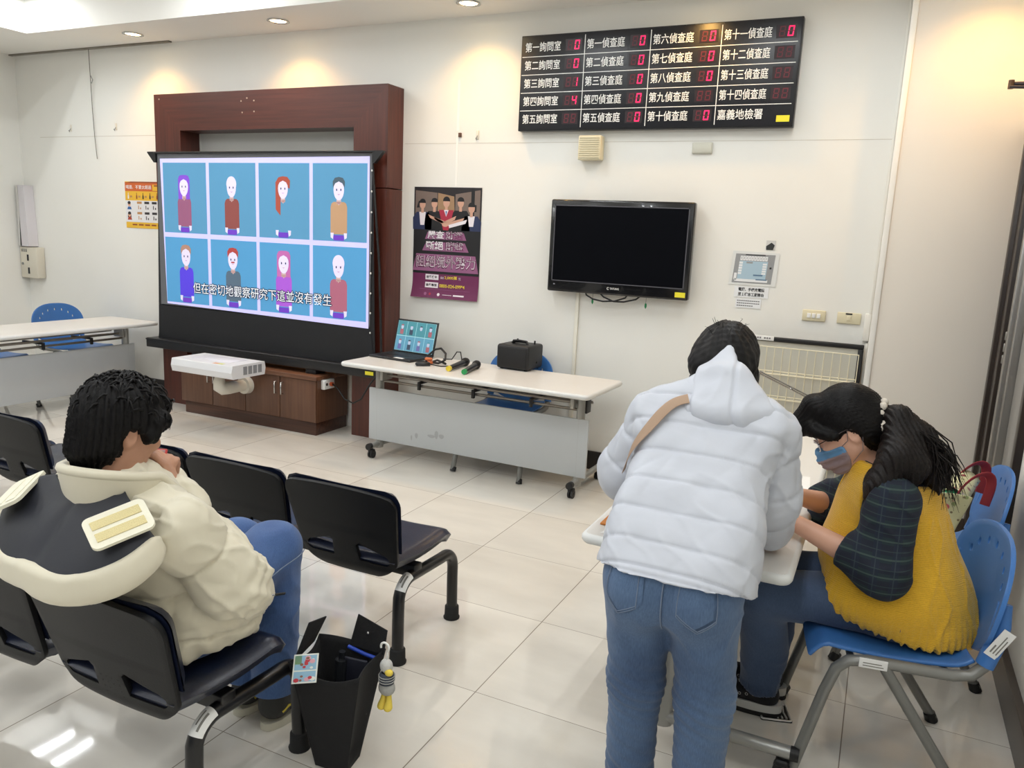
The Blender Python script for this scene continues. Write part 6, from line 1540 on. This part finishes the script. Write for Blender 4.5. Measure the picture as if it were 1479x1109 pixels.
def st_tail(P):
    d = chain(P, [TIE, (.075, 2.545, 1.085), (.130, 2.54, 1.030), (.170, 2.54, .955), (.205, 2.535, .885)], [.020, .036, .050, .044, .012], .03)
    d = smin(d, chain(P, [(.070, 2.520, 1.060), (.085, 2.450, .990), (.050, 2.430, .905), (.025, 2.425, .865)], [.034, .044, .040, .012], .03), .02)
    d = smin(d, chain(P, [(.100, 2.53, 1.05), (.130, 2.47, .970), (.115, 2.445, .885)], [.036, .040, .014], .03), .02)
    return smin(d, chain(P, [(.12, 2.56, 1.03), (.19, 2.57, .95), (.235, 2.56, .895)], [.04, .034, .008], .03), .02)
def tail_disp(V, N):
    g = V[:, 0] * 330 + V[:, 1] * 250 + V[:, 2] * 80 + 6 * wob(V, 16, 81); return .0026 * np.sin(g) + .0016 * np.sin(g * 1.9 + 1)
pt_ = sculpt('ponytail', st_tail, (-.04, 2.36, .83), (.29, 2.64, 1.16), .0048, HAIRB, hs, ORG, tail_disp)
m = MB(ORG); rg = random.Random(9)
for k in range(60):
    a = Vector((.12 + rg.uniform(-.03, .06), 2.53 + rg.uniform(-.05, .03), 1.05 + rg.uniform(-.04, .03))); e2 = Vector((.17 + rg.uniform(-.03, .10), 2.52 + rg.uniform(-.06, .05), .90 + rg.uniform(-.05, .05)))
    mid = (a + e2) / 2 + Vector((.03 + rg.uniform(-.01, .02), rg.uniform(-.02, .02), .02)); m.tube([a, a * .5 + mid * .5 + Vector((.008, 0, .008)), mid, (mid + e2) / 2 + Vector((.008, 0, 0)), e2 + Vector((.012, 0, -.004))], [.0020, .0024, .0020, .0014, .0004], 5)
m.build('loose_strand', HAIRB, pt_)
m = MB(ORG)
for k in range(9):
    a = 2 * PI * k / 9; u_, v_ = Vector((.2, 0, .98)), Vector((0, 1, 0)); p = Vector(TIE) + Vector((.006, 0, 0)) + u_ * (.036 * math.cos(a)) + v_ * (.036 * math.sin(a)); m.ell(p, (.013, .014, .014), nu=10, nv=8)
m.ell((.038, 2.518, 1.062), (.022, .016, .019)); m.build('scrunchie', mat('ivory_scrunchie', (214, 206, 194), .8, bump=.6, bscale=260), hs)
# shoes
CAN, SOLE, BSOLE = mat('black_canvas', (26, 26, 30), .8), mat('pale_sole', (196, 196, 192), .6), mat('black_outsole', (22, 21, 21), .7)
for y, tx in ((2.605, 0), (2.725, .0)):
    def upper(P): return smax(uni(.025, seg(P, (-.205, y, .060), (-.330, y - .004, .052), .040, .038, (0, 0, 1), .9), seg(P, (-.215, y, .07), (-.215, y, .115), .042, .044)), .040 - P[:, 2], .004)
    so = sculpt('shoe', upper, (-.39, y - .06, .02), (-.14, y + .06, .17), .005, CAN, sw, ORG)
    for nm, z0_, z1_, mt, g_ in (('sole', .016, .044, SOLE, 0), ('outsole', .001, .0165, BSOLE, .002)):
        m = MB(ORG); ol = [(-.262 + (.112 + g_) * math.cos(a * PI / 16), y - .002 + (.043 + g_) * math.copysign(abs(math.sin(a * PI / 16)) ** .75, math.sin(a * PI / 16))) for a in range(32)]
        m.prism(ol, z0_, z1_, 'xy', smooth=True); m.build(nm, mt, so)
    for k in range(4):
        m = MB(ORG); p = snap(upper, (-.245 - .022 * k, y - .05, .075 - .004 * k), .0005); m.tube([p + Vector((.0045 * math.cos(a), 0, .0045 * math.sin(a))) for a in np.linspace(0, 5.5, 9)], .0015, 5, closed=True); m.build('eyelet', CHROME, so)
    m = MB(ORG)
    for k in range(4):
        x = -.240 - .024 * k; m.tube([snap(upper, (x, y - .022, .13), .002), snap(upper, (x - .008, y, .14), .003), snap(upper, (x, y + .022, .13), .002)], .0028, 6)
    m.build('lace', mat('grey_lace', (190, 190, 188), .8), so)
# ------------------------------------------------------------------ seated young man in the cream jacket
ORG = (-1.64, 1.35, 0)
by_ = thing('person', 'young man in cream hooded puffer jacket and jeans, seen from behind, sitting on the bench', 'person', ORG)
HC = (-1.632, 1.262, 1.064); HR = frame((.22, .93, -.30), (.06, .30, .95))
RA = [(-1.452, 1.255, .850), (-1.402, 1.375, .680), (-1.590, 1.385, .860)]; LA = [(-1.822, 1.280, .845), (-1.845, 1.500, .680), (-1.690, 1.430, .860)]
RL = [(-1.565, 1.380, .520), (-1.580, 1.715, .600), (-1.605, 1.745, .105)]; LL = [(-1.725, 1.380, .520), (-1.745, 1.740, .570), (-1.735, 1.76, .105)]
def b_body(P):
    d = seg(P, (-1.64, 1.345, .56), (-1.635, 1.275, .82), .125, .125, (0, 1, 0), .78)
    d = smin(d, seg(P, (-1.635, 1.240, .88), (-1.630, 1.240, .985), .070, .056), .04)
    d = smin(d, head(P, HC, HR, .92), .015)
    for a in (RA, LA): d = smin(d, chain(P, a, [.050, .042, .028], .02), .02)
    for l in (RL, LL): d = smin(d, chain(P, l, [.075, .052, .036], .02), .03)
    d = smin(d, hand(P, (-1.597, 1.381, .878), (-.26, -.14, .95), (.72, .60, .15), 1, .85, 1.0), .012)
    d = smin(d, hand(P, (-1.685, 1.428, .868), (.35, -.20, .90), (-.55, .80, .25), -1, .75, .95), .012)
    return d
sculpt('body', b_body, (-1.95, 1.10, .04), (-1.30, 1.92, 1.24), .0052, SKIN2, by_, ORG)
def b_jeans(P):
    d = np.minimum(chain(P, RL, [.102, .086, .074], .03), chain(P, LL, [.102, .086, .074], .03)); d = smin(d, seg(P, (-1.70, 1.36, .535), (-1.58, 1.36, .535), .105, .105), .04)
    d = smax(d, P[:, 2] - .68, .01); d = smax(d, .447 - P[:, 2] - 9 * np.clip(P[:, 1] - 1.60, 0, 1), .006); return smax(d, .115 - P[:, 2], .004)
sculpt('jeans', b_jeans, (-1.88, 1.22, .09), (-1.40, 1.94, .72), .0062, DENIM2, by_, ORG,
       lambda V, N: folds(V, 42, .0045, 405, (.9, .2, .3), 2.0) + creases(V, 46, .004, 105, (.2, .5, .7), 1.2) + creases(V, 22, .0045, 108, (.3, .8, .4), 1.8))
jn = by_.children[-1]
m = MB(ORG); line = [snap(b_jeans, (-1.44, y, .56 + .12 * (y - 1.4)), .002) for y in np.linspace(1.42, 1.80, 14)]
m.tube(line, .0016, 5); m.build('side_seam', STITCH, jn)
CREAM = mat('cream_nylon', (216, 209, 188), .55, bump=.15, bscale=30, sheen=.15); NAVY = mat('navy_lining', (22, 25, 36), .55, bump=.15, bscale=40); PALE = mat('pale_tab', (230, 226, 206), .55, bump=.12, bscale=60); VELC = mat('velcro_cream', (222, 208, 156), .9, bump=.6, bscale=500)
def b_tor(P):
    d = seg(P, (-1.64, 1.335, .56), (-1.637, 1.280, .81), .185, .172, (0, 1, 0), .74)
    d = smin(d, ell(P, (-1.625, 1.430, .545), (.185, .135, .105)), .06); d = smin(d, ell(P, (-1.505, 1.455, .560), (.090, .165, .120)), .05)
    d = smin(d, seg(P, (-1.79, 1.262, .855), (-1.485, 1.245, .86), .092, .090), .05); d = smin(d, seg(P, (-1.637, 1.25, .88), (-1.633, 1.245, .925), .10, .092), .03)
    return smax(d, .455 - P[:, 2] - .25 * np.clip(P[:, 1] - 1.50, 0, 1), .015)
def b_arms(P): return np.minimum(chain(P, RA, [.094, .086, .060], .06), chain(P, LA, [.094, .086, .060], .06))
def b_cut(P):
    o = None
    for a in (RA, LA):
        ax_ = np.array(a[2]) - np.array(a[1]); ax_ /= np.linalg.norm(ax_); s_ = smax((P - A3(*a[2])) @ ax_.astype(np.float32), np.linalg.norm(P - A3(*a[2]), axis=1) - .11, .005)
        o = s_ if o is None else np.minimum(o, s_)
    return o
def b_jacket(P): return smin(b_tor(P), b_arms(P), .025)
def bj_disp(V, N):
    a, t = b_arms(V), b_tor(V); on = a < t - .004
    sr, _ = arm_coord(V, RA); sl, _ = arm_coord(V, LA); sa = np.where(V[:, 0] > -1.64, sr, sl)
    o = np.where(on, puff(sa + .05 + .008 * wob(V, 10, 203), .150, .0095, .016), puff(V[:, 2] - .40 + .10 * (V[:, 1] - 1.3) + .008 * wob(V, 10, 205), .125, .0100, .016))
    o -= .012 * np.exp(-((a - t) / .010) ** 2) * (V[:, 2] > .62)
    o += creases(V, 40, .0050, 221, (.3, .6, .5), 1.0) + creases(V, 19, .0080, 231, (.5, .5, .4), 1.6)
    o += folds(V, 50, .0090, 421, (.5, .6, -.4), 2.4) + folds(V, 38, -.0085, 431, (.3, .3, .8), 2.2) + folds(V, 62, .0050, 441, (.7, -.3, .5), 2.0)
    # deep folds where the elbow bends and where the hem bunches on the lap
    o += .0035 * np.sin(110 * (V[:, 1] - V[:, 2]) + 9 * wob(V, 16, 241)) * np.exp(-((sa - .24) / .07) ** 2) * on
    o += .0050 * np.sin(90 * V[:, 0] + 60 * V[:, 1] + 4 * wob(V, 12, 243)) * np.exp(-((V[:, 2] - .50) / .05) ** 2) * (~on)
    return o
jk = sculpt('jacket', b_jacket, (-2.0, 1.06, .42), (-1.24, 1.66, 1.04), .0062, CREAM, by_, ORG, bj_disp)
# stand collar: open band round the neck, cream outside, navy inside
def col_pt(a, v, inner):
    th_ = math.radians(a); r = .126 + .012 * v - (.020 if inner else 0) + .006 * math.sin(3 * th_)
    return Vector((-1.640 + r * 1.05 * math.sin(th_), 1.256 - r * math.cos(th_) * 1.02 + .030 * (1 - math.cos(th_)) * .5, +.902 + .082 * v * min(1, (128 - a) / 40) + .010 * math.sin(2 * th_ + 1) - .012 * (1 - math.cos(th_)) * v))
m = MB(ORG); A0, A1 = -150, 118
m.grid(lambda u, v: col_pt(A0 + (A1 - A0) * u, v, False), 60, 8, 0); m.grid(lambda u, v: col_pt(A1 - (A1 - A0) * u, v, True), 60, 8, 1)
m.tube([(col_pt(A0 + (A1 - A0) * k / 60, 1, False) + col_pt(A0 + (A1 - A0) * k / 60, 1, True)) / 2 for k in range(61)], .0125, 8, 0)
m.build('collar', [CREAM, NAVY], jk)
# hood hanging open over the back of the seat: navy lining inside a puffy cream rim
def rim(a):
    t_ = math.radians(a); sn, cs = math.sin(t_), math.cos(t_)
    return Vector((-1.640 + .235 * sn, 1.165 - .150 * cs - .02 * abs(sn), .905 - .108 * max(cs, 0) - .035 * abs(sn) - .01 * sn - .02 * min(cs, 0)))
def neck(a):
    t_ = math.radians(a); return Vector((-1.637 + .115 * math.sin(t_), 1.168 - .02 * math.cos(t_) + .01, .945 - .012 * math.cos(t_)))
def lining(u, v):
    a = -96 + 192 * u; p = neck(a).lerp(rim(a), v); d_ = math.sin(PI * v)
    p.z += .012 * d_ - .010 * math.sin(PI * u) * d_ + .004 * math.sin(13 * u + 4 * v) * d_ - .012 * math.exp(-((u - .52) / .02) ** 2) * d_; p.y -= .012 * d_
    return p
m = MB(ORG); m.grid(lining, 48, 20); hl = m.build('hood_lining', NAVY, jk, [('SOLIDIFY', dict(thickness=.006, offset=-1)), ('SUBSURF', dict(levels=1, render_levels=1))])
def b_hood(P):
    d = None
    pts = [rim(a) for a in range(-100, 101, 8)]
    for i in range(len(pts) - 1):
        a, b = pts[i] + Vector((0, .008, -.026)), pts[i + 1] + Vector((0, .008, -.026))
        e_ = seg(P, a, b, .011, .011); e_ = smin(e_, seg(P, pts[i], pts[i + 1], .008, .008), .022); d = e_ if d is None else smin(d, e_, .03)
    for k in range(21):
        u = (k + .5) / 21; p, q_ = lining(u, .15), lining(u, .95); d = smin(d, seg(P, p + Vector((0, .0, -.060)), q_ + Vector((0, .006, -.044)), .020, .020), .03)
    return d
sculpt('hood', b_hood, (-2.0, .88, .60), (-1.30, 1.30, 1.02), .0060, CREAM, jk, ORG, lambda V, N: folds(V, 44, .0050, 451, (.7, .3, .3), 2.2) + creases(V, 40, .004, 251, (.4, .5, .5), 1.3) + creases(V, 20, .004, 257, (.6, .3, .4), 1.6))
for a0, u0, sg in ((72, .86, 1), (-72, .13, -1)):
    c = lining(u0, .62); n_ = Vector((sg * .30, -.42, .86)).normalized(); tx = Vector((sg * .45, -.85, -.35)); tx = (tx - n_ * tx.dot(n_)).normalized(); ty = n_.cross(tx)
    Mt = Matrix((( tx.x, ty.x, n_.x, c.x), (tx.y, ty.y, n_.y, c.y), (tx.z, ty.z, n_.z, c.z + .024), (0, 0, 0, 1)))
    Mt = Mt @ Matrix.Rotation(math.radians(38 * sg), 4, 'Z')
    m = MB(ORG); m.prism(rrect(.094, .132, .016, 5), -.004, .004, 'xy', M=Mt); tb = m.build('hood_tab', PALE, jk, [('BEVEL', dict(width=.003, segments=2, limit_method='ANGLE'))])
    m = MB(ORG)
    for s_ in (-.018, .018): m.box(s_ - .012, s_ + .012, -.052, .052, .004, .0058, M=Mt)
    m.build('velcro', VELC if sg > 0 else PALE, tb)
m = MB(ORG); p = snap(b_jacket, (-1.40, 1.53, .575), .008); q_ = p + Vector((.012, .045, -.010)); m.tube([p, p.lerp(q_, .4)], .0022, 6, 1); m.tube([p.lerp(q_, .35), q_], .0055, 8, 0, flat=(1, .6)); m.build('zip_puller', [BLACK, CHROME], jk)
# hair
def loc(P): return (P - A3(*HC)) @ HR.T.astype(np.float32)
def b_hair(P):
    q = loc(P); q = q / .93; d = ell(q, (-.018, 0, .040), (.110, .098, .104)); d = smin(d, ell(q, (-.052, 0, -.020), (.070, .086, .092)), .03)
    d = smin(d, chain(q, [(.06, .02, .100), (.088, .01, .074), (.094, -.01, .050)], [.032, .028, .015], .02), .02)
    for s_ in (-1, 1): d = smin(d, chain(q, [(.055, s_ * .076, .045), (.035, s_ * .082, .0), (.018, s_ * .080, -.028)], [.024, .016, .006], .01), .015)
    d = smin(d, seg(q, (-.068, 0, -.070), (-.062, 0, -.092), .050, .034), .03)
    d = smax(d, -ell(q, (.128, 0, -.028), (.085, .092, .078)), .010)
    for s_ in (-1, 1): d = smax(d, -ell(q, (-.004, s_ * .096, -.028), (.034, .036, .040)), .008); d = smax(d, -ell(q, (.02, s_ * .085, -.085), (.060, .045, .045)), .010)
    return d
def bh_disp(V, N):
    q = loc(V); an = np.arctan2(q[:, 1], q[:, 0] + .04); g = 30 * an + 60 * q[:, 2] + 7 * wob(V, 24, 261)
    return .0034 * np.sin(g) + .0022 * np.sin(g * 2.1 + 2) + .0030 * wob(V, 70, 263)
hr = sculpt('hair', b_hair, (-1.78, 1.08, .92), (-1.46, 1.44, 1.26), .0048, HAIR, by_, ORG, bh_disp)
m = MB(ORG); rg = random.Random(17)
for k in range(150):
    a, b = rg.uniform(0, 2 * PI), rg.uniform(.05, 1.5); dq = Vector((math.sin(b) * math.cos(a), math.sin(b) * math.sin(a), math.cos(b)))
    w = np.array(HC) + HR.T @ (np.array(dq) * .11 + np.array((-.018, 0, .035))); p = snap(b_hair, w, -.004)
    n_ = (p - Vector(HC)).normalized(); t_ = n_.cross(Vector((rg.uniform(-1, 1), rg.uniform(-1, 1), .3))).normalized(); L_ = rg.uniform(.022, .045)
    m.tube([p, p + n_ * .009 + t_ * L_ * .4, p + n_ * .008 + t_ * L_ * .8 - Z * .004, p + n_ * .003 + t_ * L_ - Z * .010], [.0034, .0030, .0018, .0004], 5)
m.build('tousled_lock', HAIR, hr)
# shoes
for nm, l in (('right', RL), ('left', LL)):
    x, y = l[2][0], l[2][1]
    def upper(P): return smax(uni(.025, seg(P, (x, y - .005, .062), (x + .006, y + .145, .048), .042, .040, (0, 0, 1), .85), seg(P, (x, y, .07), (x, y, .115), .044, .046)), .022 - P[:, 2], .004)
    so = sculpt('shoe', upper, (x - .07, y - .07, .01), (x + .07, y + .21, .17), .0055, mat('dark_grey_shoe', (58, 58, 56), .7), by_, ORG)
    m = MB(ORG); ol = [(x + .003 + .046 * math.copysign(abs(math.cos(a * PI / 16)) ** .8, math.cos(a * PI / 16)), y + .068 + .124 * math.sin(a * PI / 16)) for a in range(32)]
    m.prism(ol, .001, .026, 'xy', smooth=True); m.build('sole', mat('cream_sole', (206, 202, 184), .6), so)
    m = MB(ORG); m.tube([snap(upper, (x + .06, y - .02 + .03 * k, .055 + .015 * (k % 2)), .001) for k in range(5)], .004, 6); m.build('yellow_stripe', mat('shoe_yellow', (210, 190, 70), .6), so)
    if nm == 'right': m = MB(ORG); m.box(x - .03, x + .03, y - .05, y - .049, .06, .10); 
# phone held to the mouth
PH = (-1.650, 1.352, .935)
ph = thing('mobile_phone', 'red cased mobile phone held in front of the mouth of the young man', 'phone', PH)
Mt = Matrix.Translation((0, 0, 0)) @ Matrix.Rotation(math.radians(25), 4, 'Z') @ Matrix.Rotation(math.radians(-38), 4, 'X')
m = MB(); m.box(-.032, .032, -.0045, .0045, -.058, .058, bev=.004, M=Mt); m.build('case', mat('red_case', (196, 46, 40), .4), ph)
m = MB(); m.box(-.028, .028, -.0056, -.0044, -.053, .053, M=Mt); m.build('screen', mat('phone_screen', (190, 170, 172), .25), ph)
